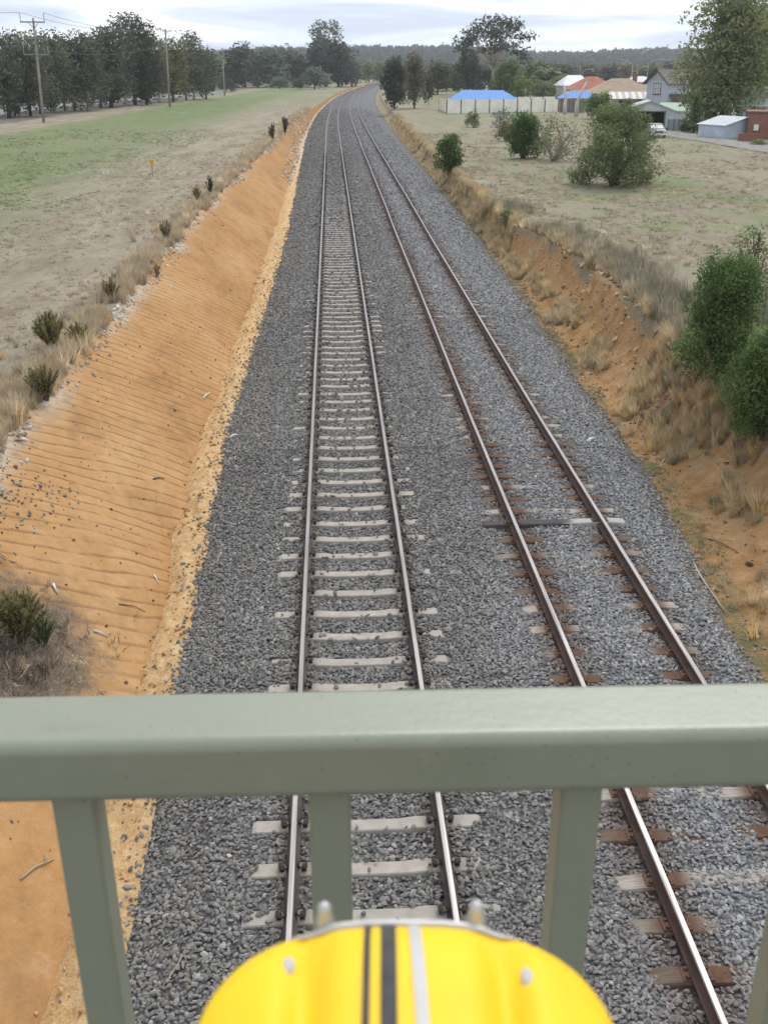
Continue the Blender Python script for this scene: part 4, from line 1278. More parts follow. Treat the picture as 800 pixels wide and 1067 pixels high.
# undergrowth stems and saplings under the row
for (px, D, top, w, lab) in ((10, 176, 78, 26, 'low sapling under the gums at the far left edge'), (48, 196, 84, 20, 'sapling behind the nearest power pole'),
                             (112, 226, 74, 26, 'sapling under the gums between the two power poles'), (150, 246, 70, 26, 'sapling under the tallest gum')):
    plant_tree(px, D, top, lab, 'bushy', 3, L_GUM_DARK, M_BARK_DARK, w, name='sapling', group=G_ROW, cat_='sapling')
G_FAR = 'trees round the bend of the line'
G_TOWN = 'trees among the houses'
bg = [
    (339, 490, 18, 46, 'tall', 1, L_GUM, M_BARK, 'tall open crowned gum standing left of the line at the bend', G_FAR, 0.42),
    (333, 485, 40, 38, 'bushy', 5, L_GUM_DARK, M_BARK_DARK, 'dense lower part tree under the tall open gum', G_FAR, 0.5),
    (352, 490, 42, 46, 'bushy', 3, L_GUM_DARK, M_BARK_DARK, 'broad dark gum right beside the tall open gum at the bend', G_FAR, 0.5),
    (366, 500, 62, 22, 'bushy', 1, L_GUM_DARK, M_BARK_DARK, 'small dark tree at the edge of the line before it bends away', G_FAR, 0.4),
    (384, 640, 63, 20, 'gum', 2, L_SHRUB, M_BARK, 'pale grey green tree seen through the gap above the far rails', G_FAR, 0.35),
    (397, 600, 64, 22, 'bushy', 4, L_OLIVE, M_BARK, 'yellowish tree closing the gap where the rails vanish', G_FAR, 0.35),
    (374, 900, 60, 22, 'bushy', 0, L_GUM, M_BARK, 'distant tree in the middle of the gap at the bend', G_FAR, 0.35),
    (411, 205, 58, 27, 'bushy', 5, L_GUM_DARK, M_BARK_DARK, 'dark upright tree right of the line at the bend', G_FAR, 0.6),
    (432, 212, 55, 32, 'bushy', 2, L_BROWN, M_BARK, 'brown leafed tree next to the dark upright tree', G_FAR, 0.34),
    (447, 235, 79, 15, 'dome', 1, L_GUM_DARK, M_BARK_DARK, 'small dark tree right of the brown tree, on short stems', G_FAR, 0.45),
    (456, 330, 62, 34, 'bushy', 1, L_GUM, M_BARK, 'mid green tree behind the brown tree', G_FAR, 0.4),
    (488, 300, 52, 42, 'dome', 2, L_GUM_DARK, M_BARK_DARK, 'very dark spreading tree below the tall airy gum', G_TOWN, 0.45),
    (514, 310, 7, 92, 'umbrella', 3, L_GUM_DARK, M_BARK_PALE, 'tall airy gum with clumped crown against the sky right of the line', G_TOWN, 0.42),
    (532, 270, 62, 40, 'dome', 3, L_GREEN, M_BARK, 'bright green round tree left behind the blue roofed shed', G_TOWN, 0.5),
    (560, 340, 62, 38, 'bushy', 0, L_GREEN, M_BARK, 'green tree behind the blue roofed shed, right half', G_TOWN, 0.45),
    (566, 262, 84, 40, 'dome', 4, L_SHRUB, M_BARK, 'dull grey green bush behind the cream fence', G_TOWN, 0.5),
    (545, 265, 79, 34, 'dome', 0, L_BRIGHT, M_BARK, 'low bright bush over the blue roofed shed', G_TOWN, 0.5),
    (586, 390, 66, 34, 'bushy', 5, L_GUM, M_BARK, 'grey green tree left of the white roof', G_TOWN, 0.4),
    (612, 520, 66, 34, 'bushy', 1, L_GUM, M_BARK, 'tree behind the white roof', G_TOWN, 0.4),
    (634, 540, 68, 34, 'bushy', 2, L_GUM_DARK, M_BARK, 'dark tree behind the red roof', G_TOWN, 0.4),
    (652, 560, 66, 34, 'bushy', 3, L_OLIVE, M_BARK, 'olive tree behind the cream roof', G_TOWN, 0.4),
    (676, 540, 67, 40, 'bushy', 4, L_OLIVE, M_BARK, 'olive green tree left of the grey house ridge', G_TOWN, 0.4),
    (700, 600, 64, 44, 'bushy', 5, L_GUM_DARK, M_BARK, 'dark tree rising behind the grey house ridge', G_TOWN, 0.4),
    (466, 380, 66, 36, 'bushy', 3, L_GUM, M_BARK, 'grey green tree in the gap left of the very dark spreading tree', G_TOWN, 0.45),
    (504, 330, 70, 36, 'dome', 1, L_GUM_DARK, M_BARK, 'dark bush at the foot of the tall airy gum', G_TOWN, 0.5),
    (520, 285, 76, 34, 'dome', 5, L_GREEN, M_BARK, 'green bush right above the ridge of the blue roofed shed', G_TOWN, 0.5),
    (582, 275, 80, 36, 'dome', 2, L_SHRUB, M_BARK, 'olive grey bush left of the white roof', G_TOWN, 0.5),
    (571, 330, 70, 44, 'bushy', 4, L_SHRUB, M_BARK, 'pale green tree behind the second cream fence', G_TOWN, 0.45),
    (440, 420, 70, 40, 'bushy', 5, L_GUM, M_BARK, 'grey tree far behind the dark upright tree', G_FAR, 0.45),
    (418, 520, 68, 30, 'bushy', 0, L_GUM, M_BARK, 'far tree just right of where the rails vanish', G_FAR, 0.45),
    (478, 345, 74, 26, 'dome', 5, L_DEEP, M_BARK, 'low dark bush left of the very dark spreading tree', G_TOWN, 0.45),
]
for (px, D, top, w, kind, v, lf, bk, lab, g, cov) in bg:
    plant_tree(px, D, top, lab, kind, v, lf, bk, w, group=g, cover=cov)
# far bushes on the left
plant_tree(235, 0, 81, 'round dark bush at the foot of the third power pole', 'dome', 1, L_GUM_DARK, M_BARK, 26, name='bush', base=(236, 96), cover=0.55, cat_='bush')
plant_tree(328, 0, 70, 'big blue grey bush below the tall gums left of the line', 'dome', 2, L_GREY, M_BARK, 44, name='bush', base=(328, 93), cover=0.55, cat_='bush')
plant_tree(268, 0, 79, 'small dark bush at the end of the left paddock', 'dome', 3, L_GUM_DARK, M_BARK, 14, name='bush', base=(268, 92), cover=0.55, cat_='bush')
plant_tree(292, 0, 80, 'grey bush beside the small dark bush at the paddock end', 'dome', 4, L_GREY, M_BARK, 26, name='bush', base=(292, 92.5), cover=0.5, cat_='bush')
plant_tree(313, 0, 82, 'low grey bush touching the big blue grey bush', 'dome', 5, L_GUM, M_BARK, 20, name='bush', base=(311, 93), cover=0.5, cat_='bush')

# near and middle shrubs, each with its own leaves
def shrub(base, top, width, label, leaf, seed, count=14, leafsize=None, cover=0.5, lo=0.15, r=0.30, name='shrub', stems=6, bark=M_BARK, twigs=0, clumps=None, cat_='shrub', up=0.2):
    p = spot(*base); s = mpp(p)
    h = height_to(p, top); w = width * s
    cl = clumps(h, w) if clumps else shrub_clumps(h, w, seed, count, lo, r)
    o = thing(name, p, label, cat_)
    ls = leafsize or 2.4 * s
    link('crown', crown_mesh('crown', cl, leaf, cover, ls, seed, up=up), o)
    mb = MB(); rs = np.random.RandomState(seed + 5)
    r0 = 0.02 * h ** 0.8 + 0.006
    for k in range(stems):
        c = cl[k * len(cl) // stems]
        a = rs.uniform(0, 6.283); b = (rs.uniform(-.05, .05) * w, rs.uniform(-.05, .05) * w, -0.08)
        mb.tube(bez(b, (c[0] * 0.35, c[1] * 0.35, c[2] * 0.65), c[:3], 6), list(np.linspace(r0, r0 * 0.3, 6)), 5)
        for q in range(2):
            c2 = cl[rs.randint(len(cl))]
            mid = (np.array(b) + np.array(c[:3])) / 2
            mb.tube(bez(mid, (mid + np.array(c2[:3])) / 2 + np.array([0, 0, 0.05 * h]), c2[:3], 5), list(np.linspace(r0 * 0.55, r0 * 0.2, 5)), 4, 0, False)
    for k in range(twigs):
        a = rs.uniform(-1.2, 1.2) if rs.uniform() < .5 else rs.uniform(0, 6.283); L = rs.uniform(0.5, 0.95)
        e_ = (math.cos(a) * w * 0.6 * L, math.sin(a) * w * 0.6 * L, h * rs.uniform(0.35, 0.95))
        mb.tube(bez((0, 0, 0), (e_[0] * 0.6, e_[1] * 0.6, e_[2] * 0.35), e_, 6), list(np.linspace(r0 * 0.55, r0 * 0.15, 6)), 4, 0, False)
    mb.build('trunk', bark, o, True)
    return o

shrub((640, 194), 103, 112, 'big spreading grey green shrub in the right paddock in front of the garage', L_SHRUB, 301, 90, 0.10, 0.55, 0.05, 0.14, stems=12, twigs=0, bark=M_BARK)
shrub((545, 165), 118, 46, 'dark green bushy shrub left of bare pale twigs', L_DEEP, 302, 28, 0.13, 0.9, 0.12, 0.22)
shrub((576, 168), 116, 62, 'half bare shrub with pale twisted branches between two bigger shrubs', L_SHRUB, 303, 26, 0.12, 0.20, 0.15, 0.2, bark=M_TWIG, twigs=16, stems=8)
shrub((522, 137), 112, 30, 'thin grey shrub in front of the cream fence', L_GREY, 304, 14, 0.16, 0.35, 0.12, 0.24, twigs=6)
shrub((493, 133), 117, 20, 'small round bush near the left end of the cream fence', L_SHRUB, 305, 12, 0.16, 0.8)
shrub((526, 147), 128, 20, 'low olive bush touching the dark green bushy shrub', L_OLIVE, 306, 12, 0.14, 0.8)
shrub((468, 183), 137, 31, 'single upright dark green bush on the grass crest right of the line', L_DEEP, 307, 22, 0.12, 0.95, 0.13, 0.24)
shrub((527, 240), 209, 19, 'small green bush at the top of the bare orange scarp', L_GREEN, 308, 10, 0.075, 0.42)
shrub((505, 232), 214, 16, 'small yellow green clump on the bank left of the scarp', L_STRAWY, 318, 8, 0.07, 0.3)
shrub((746, 395), 246, 112, 'large green bush on the right bank with straw grass at its foot', L_NEAR, 309, 96, 0.050, 0.62, 0.12, 0.14, stems=10)
shrub((798, 455), 312, 116, 'dense dark green bush cut off by the right edge of the picture', L_NEAR, 310, 96, 0.046, 0.66, 0.07, 0.14, stems=10)
shrub((776, 322), 219, 56, 'tall thin light leaved sapling behind the large green bush', L_SHRUB, 311, 22, 0.075, 0.3, 0.42, 0.15, name='sapling', cat_='sapling', stems=7)
shrub((795, 345), 250, 40, 'pale half dead shrub behind the dark bush at the right edge', L_BROWN, 312, 14, 0.08, 0.08, 0.3, 0.2, bark=M_TWIG, twigs=8)

# broom-like bushes along the left lip: upright sprigs
def broom(base, top, width, label, leaf, seed, sprigs=60, cover=0.9):
    p = spot(*base); s = mpp(p); h = height_to(p, top); w = width * s
    rs = np.random.RandomState(seed)
    o = thing('broom_bush', p, label, 'bush')
    V, A, mb = [], [], MB()
    for k in range(sprigs):
        a = rs.uniform(0, 6.283); f_ = rs.uniform(0, 1) ** 0.75
        e_ = np.array([math.cos(a) * w * 0.5 * f_, math.sin(a) * w * 0.5 * f_, h * (1.08 - 0.25 * f_ ** 2) * rs.uniform(0.8, 1.2)])
        pts = np.array(bez((math.cos(a) * w * 0.06, math.sin(a) * w * 0.06, -0.05), (e_[0] * 0.4, e_[1] * 0.4, e_[2] * 0.6), e_, 6))
        mb.tube([tuple(q) for q in pts], list(np.linspace(0.012, 0.003, 6) * (h ** 0.5)), 4, 0, False)
        m = 34
        tt = rs.uniform(0.22, 1.0, m); q = np.stack([np.interp(tt, np.linspace(0, 1, 6), pts[:, j]) for j in range(3)], -1)
        dirv = (pts[-1] - pts[2]); dirv = dirv / np.linalg.norm(dirv)
        t_ = dirv + rs.normal(0, 0.5, (m, 3)); t_ /= np.linalg.norm(t_, axis=1)[:, None]
        b_ = np.cross(t_, rs.normal(size=(m, 3))); b_ /= np.linalg.norm(b_, axis=1)[:, None]
        L_ = h * 0.085 * rs.uniform(0.6, 1.3, (m, 1)) * cover; W_ = max(0.008, h * 0.019)
        q = q + rs.normal(0, 0.015 * h, (m, 3))
        V.append(np.stack([q - t_ * L_, q + b_ * W_, q + t_ * L_, q - b_ * W_], 1).reshape(-1, 3))
        A.append(np.clip(rs.uniform(0, 0.5) + rs.uniform(0, 0.5, m), 0, 1))
    V = np.concatenate(V)
    link('foliage', np_mesh('foliage', V, np.arange(len(V)).reshape(-1, 4), leaf, {'rnd': ('FACE', np.concatenate(A))}), o)
    mb.build('stem', M_BARK, o)
    return o
broom((22, 668), 592, 62, 'green broom bush over grey litter above the railing at the left edge', L_STRAWY, 401, 90)
broom((46, 672), 618, 34, 'small green broom bush leaning right beside the bigger one', L_GREEN, 402, 44)
broom((48, 416), 372, 46, 'brownish broom bush lowest on the lip of the cut', L_STRAWY, 403, 70)
broom((56, 366), 321, 40, 'dark broom bush with upright sprigs on the lip of the cut', L_STRAWY, 404, 66)
broom((82, 360), 330, 30, 'smaller broom bush right of the dark one on the lip', L_OLIVE, 405, 46)
broom((117, 314), 287, 22, 'neat green broom bush alone on the lip of the cut', L_STRAWY, 406, 40)
broom((174, 252), 230, 13, 'small broom bush halfway along the lip', L_STRAWY, 407, 26)
broom((206, 210), 194, 11, 'tiny broom bush on the lip beyond the halfway one', L_STRAWY, 408, 22)
broom((219, 206), 186, 8, 'thin dark broom bush on the far half of the lip', L_GUM_DARK, 409, 20)
broom((284, 147), 131, 10, 'dark little broom bush near the far end of the lip', L_GUM_DARK, 410, 22)
broom((297, 139), 124, 9, 'last dark broom bush near the end of the cut', L_GUM_DARK, 411, 22)
broom((164, 288), 272, 14, 'low sprig of broom on the white rubble', L_STRAWY, 412, 18)

# far woodland: too many to count
def unit_crown(seed):
    return crown_mesh('wood_crown', [(0, 0, 0.45, 0.5, 0.5, 0.45), (0.22, 0.1, 0.72, 0.3, 0.3, 0.26), (-0.25, -0.1, 0.62, 0.3, 0.3, 0.25)], None, 0.55, 0.24, seed)
n = NT('far_wood_leaves', 0.9, 0.05)
tn = n.attr('tint', inst=True).outputs['Color']
n.color(n.mix(1.0, tn, n.ramp(n.attr('rnd').outputs['Fac'], [(0, 0.5), (1, 1.5)]), 'MULTIPLY'))
M_WOOD = n.m
CROWNS = [unit_crown(500 + k) for k in range(5)]
for c in CROWNS: c.materials.append(M_WOOD)
def woodland():
    rs = np.random.RandomState(55)
    P, S, T = [], [], []
    def put(x, y, z, h, w):
        P.append((x, y, z - 0.06 * h)); S.append((w, w, h))
        T.append(np.array([(0.040, 0.052, 0.030), (0.052, 0.062, 0.036), (0.035, 0.046, 0.032), (0.070, 0.070, 0.036)][rs.choice(4, p=[.4, .3, .2, .1])]) * math.exp(rs.normal(0, 0.2)))
    yr = [r[0] for r in HROWS]; kr = [r[1] for r in HROWS]
    for k in range(5200):                               # on the hills
        yy = rs.uniform(1260, 2150); xx = rs.uniform(-0.62, 0.62) * yy
        t = float(np.interp(xx / (yy / 2000.0), HX, HTOP)) * float(np.interp(yy, yr, kr)) - 1.5
        hh = rs.uniform(8, 15); put(xx, yy, t, hh, hh * rs.uniform(0.8, 1.3))
    for k in range(1100):                               # belts on the flat beyond the bend and the town
        yy = rs.uniform(640, 1200); xx = rs.uniform(-0.58, 0.60) * yy
        if abs(xx - float(xc(yy)) - 3) < 26 and yy < 900: continue
        hh = rs.uniform(6, 12); put(xx, yy, 0.3, hh, hh * rs.uniform(0.8, 1.3))
    for k in range(420):                                # wood behind the roadside row
        yy = rs.uniform(400, 640); xx = -(0.19 if yy < 560 else 0.08) * yy - rs.uniform(0, 0.36) * yy
        hh = rs.uniform(9, 15); put(xx, yy, 0.3, hh, hh * rs.uniform(0.6, 0.9))
    m = len(P)
    rot = np.zeros((m, 3)); rot[:, 2] = rs.uniform(0, 6.283, m)
    return np.array(P), rot, np.array(S), rs.randint(0, 5, m), np.array(T)
gn_scatter('woodland', *woodland(), CROWNS, M_WOOD, 'distant eucalypt woodland covering the hills and flats')

# ------------------------------------------------------------------ buildings, fences, poles, vehicles
def bearing(px):
    d = ray(px, 71.0); return math.atan2(d[0], d[1])
def face(px, deg=0.0):
    """Rotation whose local +x runs to the right as seen from the bridge, turned by deg (positive: right end away)."""
    return R(deg) - bearing(px)
def z_at(p, py): return height_to(p, py)

def corrugated(name, c, pitch=0.1, axis=0, rough=0.6, var=0.15, metal=0.2):
    n = NT(name, rough, 0.4)
    p = n.pos((1, 1, 1), obj=True)
    s = n.math('SINE', n.math('MULTIPLY', n.xyz(p)[axis], 6.283 / pitch))
    f = n.noise(1.3, 5, 0.65, p)
    n.color(n.ramp(f, [(0.3, tuple(v * (1 - var) for v in c)), (0.7, tuple(min(1, v * (1 + var)) for v in c))]))
    n.b.inputs['Metallic'].default_value = metal
    n.bump(s, 0.5, pitch * 0.2)
    return n.m
def boards(name, c, pitch=0.2):
    n = NT(name, 0.7, 0.3)
    p = n.pos((1, 1, 1), obj=True)
    fr = n.math('FRACT', n.math('DIVIDE', n.xyz(p)[2], pitch))
    f = n.noise(1.5, 4, 0.6, p)
    n.color(n.ramp(f, [(0.3, tuple(v * 0.88 for v in c)), (0.7, tuple(v * 1.08 for v in c))]))
    n.bump(fr, 0.8, 0.04)
    return n.m
def tiles(name, c, var=0.3, row=0.33):
    n = NT(name, 0.85, 0.2)
    p = n.pos((1, 1, 1), obj=True)
    x = n.xyz(p)
    b = n.node('ShaderNodeTexBrick'); b.inputs['Scale'].default_value = 1.0
    b.inputs['Brick Width'].default_value = 0.30; b.inputs['Row Height'].default_value = row * 0.6; b.inputs['Mortar Size'].default_value = 0.025
    cx = n.node('ShaderNodeCombineXYZ'); n.put(cx.inputs[0], n.math('ADD', x[0], x[1])); n.put(cx.inputs[1], x[2])
    n.put(b.inputs['Vector'], cx.outputs[0])
    n.put(b.inputs['Color1'], tuple(v * (1 - var) for v in c)); n.put(b.inputs['Color2'], tuple(v * (1 + var) for v in c)); n.put(b.inputs['Mortar'], tuple(v * 0.45 for v in c))
    f = n.noise(0.9, 5, 0.7, p)
    n.color(n.mix(1.0, b.outputs['Color'], n.ramp(f, [(0.3, 0.78), (0.7, 1.15)]), 'MULTIPLY'))
    n.bump(b.outputs['Fac'], -0.5, 0.03)
    return n.m
def brickwork(name):
    n = NT(name, 0.9, 0.15)
    x = n.xyz(n.pos((1, 1, 1), obj=True))
    b = n.node('ShaderNodeTexBrick'); b.inputs['Scale'].default_value = 1.0
    b.inputs['Brick Width'].default_value = 0.24; b.inputs['Row Height'].default_value = 0.086; b.inputs['Mortar Size'].default_value = 0.010
    cx = n.node('ShaderNodeCombineXYZ'); n.put(cx.inputs[0], n.math('ADD', x[0], x[1])); n.put(cx.inputs[1], x[2])
    n.put(b.inputs['Vector'], cx.outputs[0])
    n.put(b.inputs['Color1'], (0.20, 0.068, 0.042)); n.put(b.inputs['Color2'], (0.29, 0.105, 0.062)); n.put(b.inputs['Mortar'], (0.27, 0.22, 0.18))
    f = n.noise(1.5, 5, 0.7, n.pos((1, 1, 1), obj=True))
    n.color(n.mix(1.0, b.outputs['Color'], n.ramp(f, [(0.3, 0.8), (0.7, 1.1)]), 'MULTIPLY')); n.bump(b.outputs['Fac'], -0.5, 0.02)
    return n.m
M_TRIM = plain('white_trim', (0.66, 0.65, 0.62), 0.6, 0.3, 0.08, 3)
M_DARKTRIM = plain('dark_trim', (0.045, 0.038, 0.034), 0.6, 0.3, 0.2, 3)
M_GLASS = NT('window_glass', 0.08, 0.6); M_GLASS.color((0.035, 0.045, 0.055)); M_GLASS = M_GLASS.m
M_CURTAIN = plain('pale_curtain', (0.50, 0.50, 0.48), 0.9, 0.1, 0.15, 4)
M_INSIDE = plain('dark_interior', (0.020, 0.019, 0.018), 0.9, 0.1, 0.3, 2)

def hip_roof(mb, x0, x1, y0, y1, z0, h, ridge_in, th=0.16, mi=0):
    """Hipped roof over a rectangle; ridge_in = setback of the ridge ends (0 gives gables)."""
    ym = (y0 + y1) / 2
    a = [(x0, y0, z0), (x1, y0, z0), (x1, y1, z0), (x0, y1, z0), (x0 + ridge_in, ym, z0 + h), (x1 - ridge_in, ym, z0 + h)]
    b = [(x, y, z - th) for x, y, z in a[:4]]
    mb.add(a + b, [(0, 1, 5, 4), (2, 3, 4, 5), (3, 0, 4), (1, 2, 5), (6, 7, 1, 0), (7, 8, 2, 1), (8, 9, 3, 2), (9, 6, 0, 3), (9, 8, 7, 6)], mi)
def win(parent, c, w, h, axis, frame_m, pane_m, nx=2, ny=1):
    """Window in a wall; axis 'x' = wall along x facing -y, 'y' = wall along y facing -x."""
    mb = MB(); t = 0.09
    def bx(u, z, su, sz, d, m):
        if axis == 'x': m.box((c[0] + u, c[1] - d, c[2] + z), (su, 0.10, sz))
        else: m.box((c[0] - d, c[1] + u, c[2] + z), (0.10, su, sz))
    for s in (-1, 1):
        bx(s * (w / 2 - t / 2), 0, t, h - 2 * t - 0.004, 0.03, mb); bx(0, s * (h / 2 - t / 2), w, t, 0.03, mb)
    for k in range(1, nx): bx(-w / 2 + w * k / nx, 0, 0.06, h - 2 * t - 0.004, 0.022, mb)
    for k in range(1, ny): bx(0, -h / 2 + h * k / ny, w - 2 * t, 0.05, 0.018, mb)
    f = mb.build('window', frame_m, parent)
    mb = MB(); bx(0, 0, w - t, h - t, 0.0, mb); mb.build('pane', pane_m, f)
    mb = MB(); bx(0, -h / 2 - 0.05, w + 0.2, 0.07, 0.06, mb); mb.build('sill', frame_m, f)
    return f

# two-storey weatherboard house
p = far(697.6, 206); p[2] = zg(p[0], p[1])
hz = z_at(p, 84.5); rz_ = z_at(p, 72)
house = thing('house', p, 'two storey blue grey weatherboard house with brown tiled gable roof beside the big right tree', 'house', face(697.6, 39))
M_WEATHER = boards('grey_weatherboard', (0.47, 0.50, 0.56))
mb = MB()
V = [(0, 0, -0.3), (11, 0, -0.3), (11, 6, -0.3), (0, 6, -0.3), (0, 0, hz), (11, 0, hz), (11, 6, hz), (0, 6, hz), (0, 3, rz_ - 0.2), (11, 3, rz_ - 0.2)]
mb.add(V, [(0, 1, 5, 4), (1, 2, 6, 9, 5), (2, 3, 7, 6), (3, 0, 4, 8, 7)])
mb.build('wall', M_WEATHER, house)
mb = MB(); rise = rz_ - hz
for s in (0, 1):
    y0, y1 = ((-0.55, 3), (6.55, 3))[s]
    ze = hz - 0.55 * rise / 3
    V = [(-0.6, y0, ze), (11.5, y0, ze), (11.5, y1, rz_), (-0.6, y1, rz_)]
    V += [(x, y, z - 0.14) for x, y, z in V]
    mb.add(V, [(0, 1, 2, 3), (7, 6, 5, 4), (0, 4, 5, 1), (1, 5, 6, 2), (2, 6, 7, 3), (3, 7, 4, 0)])
roof = mb.build('roof', tiles('brown_roof_tiles', (0.21, 0.18, 0.155)), house)
mb = MB(); mb.box((8.6, 3.4, rz_ + 0.3), (0.7, 0.7, 1.6)); mb.build('chimney', brickwork('chimney_brick'), roof)
mb = MB()                                                        # gable screen with struts
for s in (-1, 1):
    mb.tube([(-0.62, 3 + s * 3.6, hz - 0.62 * rise / 3 - 0.02), (-0.62, 3, rz_ + 0.02)], 0.11, 4)
mb.build('bargeboard', M_DARKTRIM, house)
mb = MB()
V = [(-0.10, 3 - 1.9, hz + 0.36), (-0.10, 3 + 1.9, hz + 0.36), (-0.10, 3, rz_ - 0.45)]
mb.prism(V, (0, 0, 0), (0.06, 0, 0)); gp = mb.build('gable_panel', M_TRIM, house)
for k in range(-3, 4):
    mb = MB(); y = 3 + k * 0.48; hh = (1.9 - abs(k) * 0.48) / 1.9 * (rise - 0.81)
    if hh > 0.15:
        mb.box((-0.15, y, hz + 0.36 + hh / 2 - 0.02), (0.05, 0.10, hh)); mb.build('strut', M_DARKTRIM, gp)
win(house, (0, 3.0, hz - 1.25), 2.1, 1.9, 'y', M_DARKTRIM, M_CURTAIN, 3, 2)
win(house, (8.4, 0, hz - 0.95), 2.4, 1.3, 'x', M_TRIM, M_GLASS, 3, 1)
mb = MB()                                                        # lower roof over the side entry
V = [(1.2, -2.6, hz - 3.6), (6.4, -2.6, hz - 3.6), (6.4, 0, hz - 2.1), (0.4, 0, hz - 2.1)]
V += [(x, y, z - 0.14) for x, y, z in V]
mb.add(V, [(0, 1, 2, 3), (7, 6, 5, 4), (0, 4, 5, 1), (1, 5, 6, 2), (3, 7, 4, 0)])
mb.build('porch_roof', tiles('porch_tiles', (0.13, 0.085, 0.07)), house)
mb = MB()
for x in (1.5, 6.1): mb.box((x, -2.4, (hz - 3.7) / 2 - 0.15), (0.16, 0.16, hz - 3.7))
mb.build('porch_post', M_TRIM, house)

def simple_house(px, D, label, w, d, eave_row, ridge_row, ridge_in, roof_m, wall_m, ang=0.0, n_win=2, over=0.5, name='house', cat_='house'):
    p = far(px, D)
    ze, zr_ = z_at(p, eave_row), z_at(p, ridge_row)
    o = thing(name, p, label, cat_, face(px, ang))
    mb = MB(); mb.box((0, d / 2, ze / 2 - 0.15), (w, d, ze + 0.2)); mb.build('wall', wall_m, o)
    mb = MB(); hip_roof(mb, -w / 2 - over, w / 2 + over, -over, d + over, ze + 0.05, zr_ - ze, ridge_in); r = mb.build('roof', roof_m, o)
    mb = MB(); mb.box((0, -over - 0.05, ze - 0.02), (w + 2 * over, 0.12, 0.14)); mb.build('gutter', M_TRIM, r)
    for k in range(n_win):
        win(o, ((k + 0.5) / n_win * w - w / 2, 0, ze * 0.55), min(1.8, w / n_win * 0.5), 1.2, 'x', M_TRIM, M_GLASS, 2, 1)
    return o, r, ze, zr_
M_CREAMWALL = plain('cream_render', (0.50, 0.46, 0.38), 0.85, 0.15, 0.12, 1.5)
M_WHITEWALL = plain('white_weatherboard', (0.70, 0.70, 0.68), 0.8, 0.2, 0.1, 1.5)
M_BLUEROOF = corrugated('bright_blue_roof', (0.004, 0.17, 0.52), 0.25, 0, 0.5, 0.10, 0.0)
simple_house(503, 196, 'long low shed with bright blue hipped roof behind the cream panel fence', 11.2, 6.5, 103.5, 94.5, 2.4, M_BLUEROOF, M_CREAMWALL, -2, 3, 0.4, 'shed', 'shed')
simple_house(604, 200, 'small building with bright blue roof by the white dead trunks', 6.4, 4.5, 101.5, 95, 1.8, M_BLUEROOF, M_CREAMWALL, 3, 2, 0.3, 'shed', 'shed')
simple_house(603, 262, 'house with white metal roof left of the red roof', 6.6, 8, 89, 78.5, 2.2, corrugated('white_metal_roof', (0.62, 0.63, 0.64), 0.3, 0, 0.5, 0.06, 0.0), M_WHITEWALL, 15, 2)
simple_house(622, 238, 'house with salmon red hipped tile roof', 9.6, 9, 93.5, 80, 4.2, tiles('salmon_tiles', (0.46, 0.17, 0.115), 0.12), M_CREAMWALL, 12, 2)
o, r, ze, zr_ = simple_house(652, 214, 'house with wide pale tan hipped roof and white verandah', 11.2, 10, 96.5, 82, 4.4, tiles('tan_tiles', (0.43, 0.33, 0.23), 0.10), M_WHITEWALL, 10, 3)
n = NT('striped_iron', 0.55, 0.3); st = n.math('FRACT', n.math('MULTIPLY', n.xyz(n.pos((1, 1, 1), obj=True))[0], 0.8)); n.color(n.ramp(st, [(0.45, (0.56, 0.54, 0.49)), (0.55, (0.34, 0.29, 0.24))]))
mb = MB()
V = [(-3.0, -2.8, ze - 0.9), (6.2, -2.8, ze - 0.9), (6.2, -0.2, ze + 0.25), (-3.0, -0.2, ze + 0.25)]; V += [(x, y, z - 0.1) for x, y, z in V]
mb.add(V, [(0, 1, 2, 3), (7, 6, 5, 4), (0, 4, 5, 1), (1, 5, 6, 2), (2, 6, 7, 3), (3, 7, 4, 0)]); vr = mb.build('verandah_roof', n.m, o)
for x in (-2.8, 0.2, 3.2, 6.0):
    mb = MB(); mb.box((x, -2.65, (ze - 1.0) / 2), (0.14, 0.14, ze - 1.0)); mb.build('post', M_TRIM, o)
mb = MB(); mb.box((3.0, 6.6, zr_ - 0.4), (0.8, 0.8, 2.4)); mb.build('chimney', brickwork('tan_house_chimney'), r)
_ = simple_house(668, 250, 'house with small white roof behind the pale tan roof', 4.6, 6, 85, 79.5, 1.5, corrugated('dull_white_roof', (0.50, 0.50, 0.50), 0.3), M_WHITEWALL, 8, 1)
simple_house(706, 166, 'small shed with pale green iron roof in front of the grey house', 4.2, 4.5, 114, 106.5, 0.0, corrugated('pale_green_roof', (0.27, 0.40, 0.27), 0.2, 0, 0.5, 0.1, 0.0), M_WHITEWALL, -8, 1, 0.25, 'shed', 'shed')
simple_house(800, 150, 'white cottage with grey green roof half hidden at the right edge', 5.5, 6, 108, 90, 1.0, corrugated('grey_green_roof', (0.36, 0.43, 0.38), 0.25, 0, 0.5, 0.1, 0.0), M_WHITEWALL, 5, 2)

def aerial(parent, x, y, z, h=2.2):
    mb = MB(); mb.tube([(x, y, z), (x, y, z + h)], 0.035, 5)
    for k in range(4): mb.tube([(x - 0.5 + 0.08 * k, y + 0.25 * k - 0.4, z + h - 0.1), (x + 0.5 - 0.08 * k, y + 0.25 * k - 0.4, z + h - 0.1)], 0.025, 4)
    mb.tube([(x, y - 0.5, z + h - 0.1), (x, y + 0.5, z + h - 0.1)], 0.025, 4)
    mb.build('aerial', M_DARKTRIM, parent)
aerial(r, -2.0, 5.0, zr_ - 0.3); aerial(house, 4.0, 3.0, rz_ - 0.1)

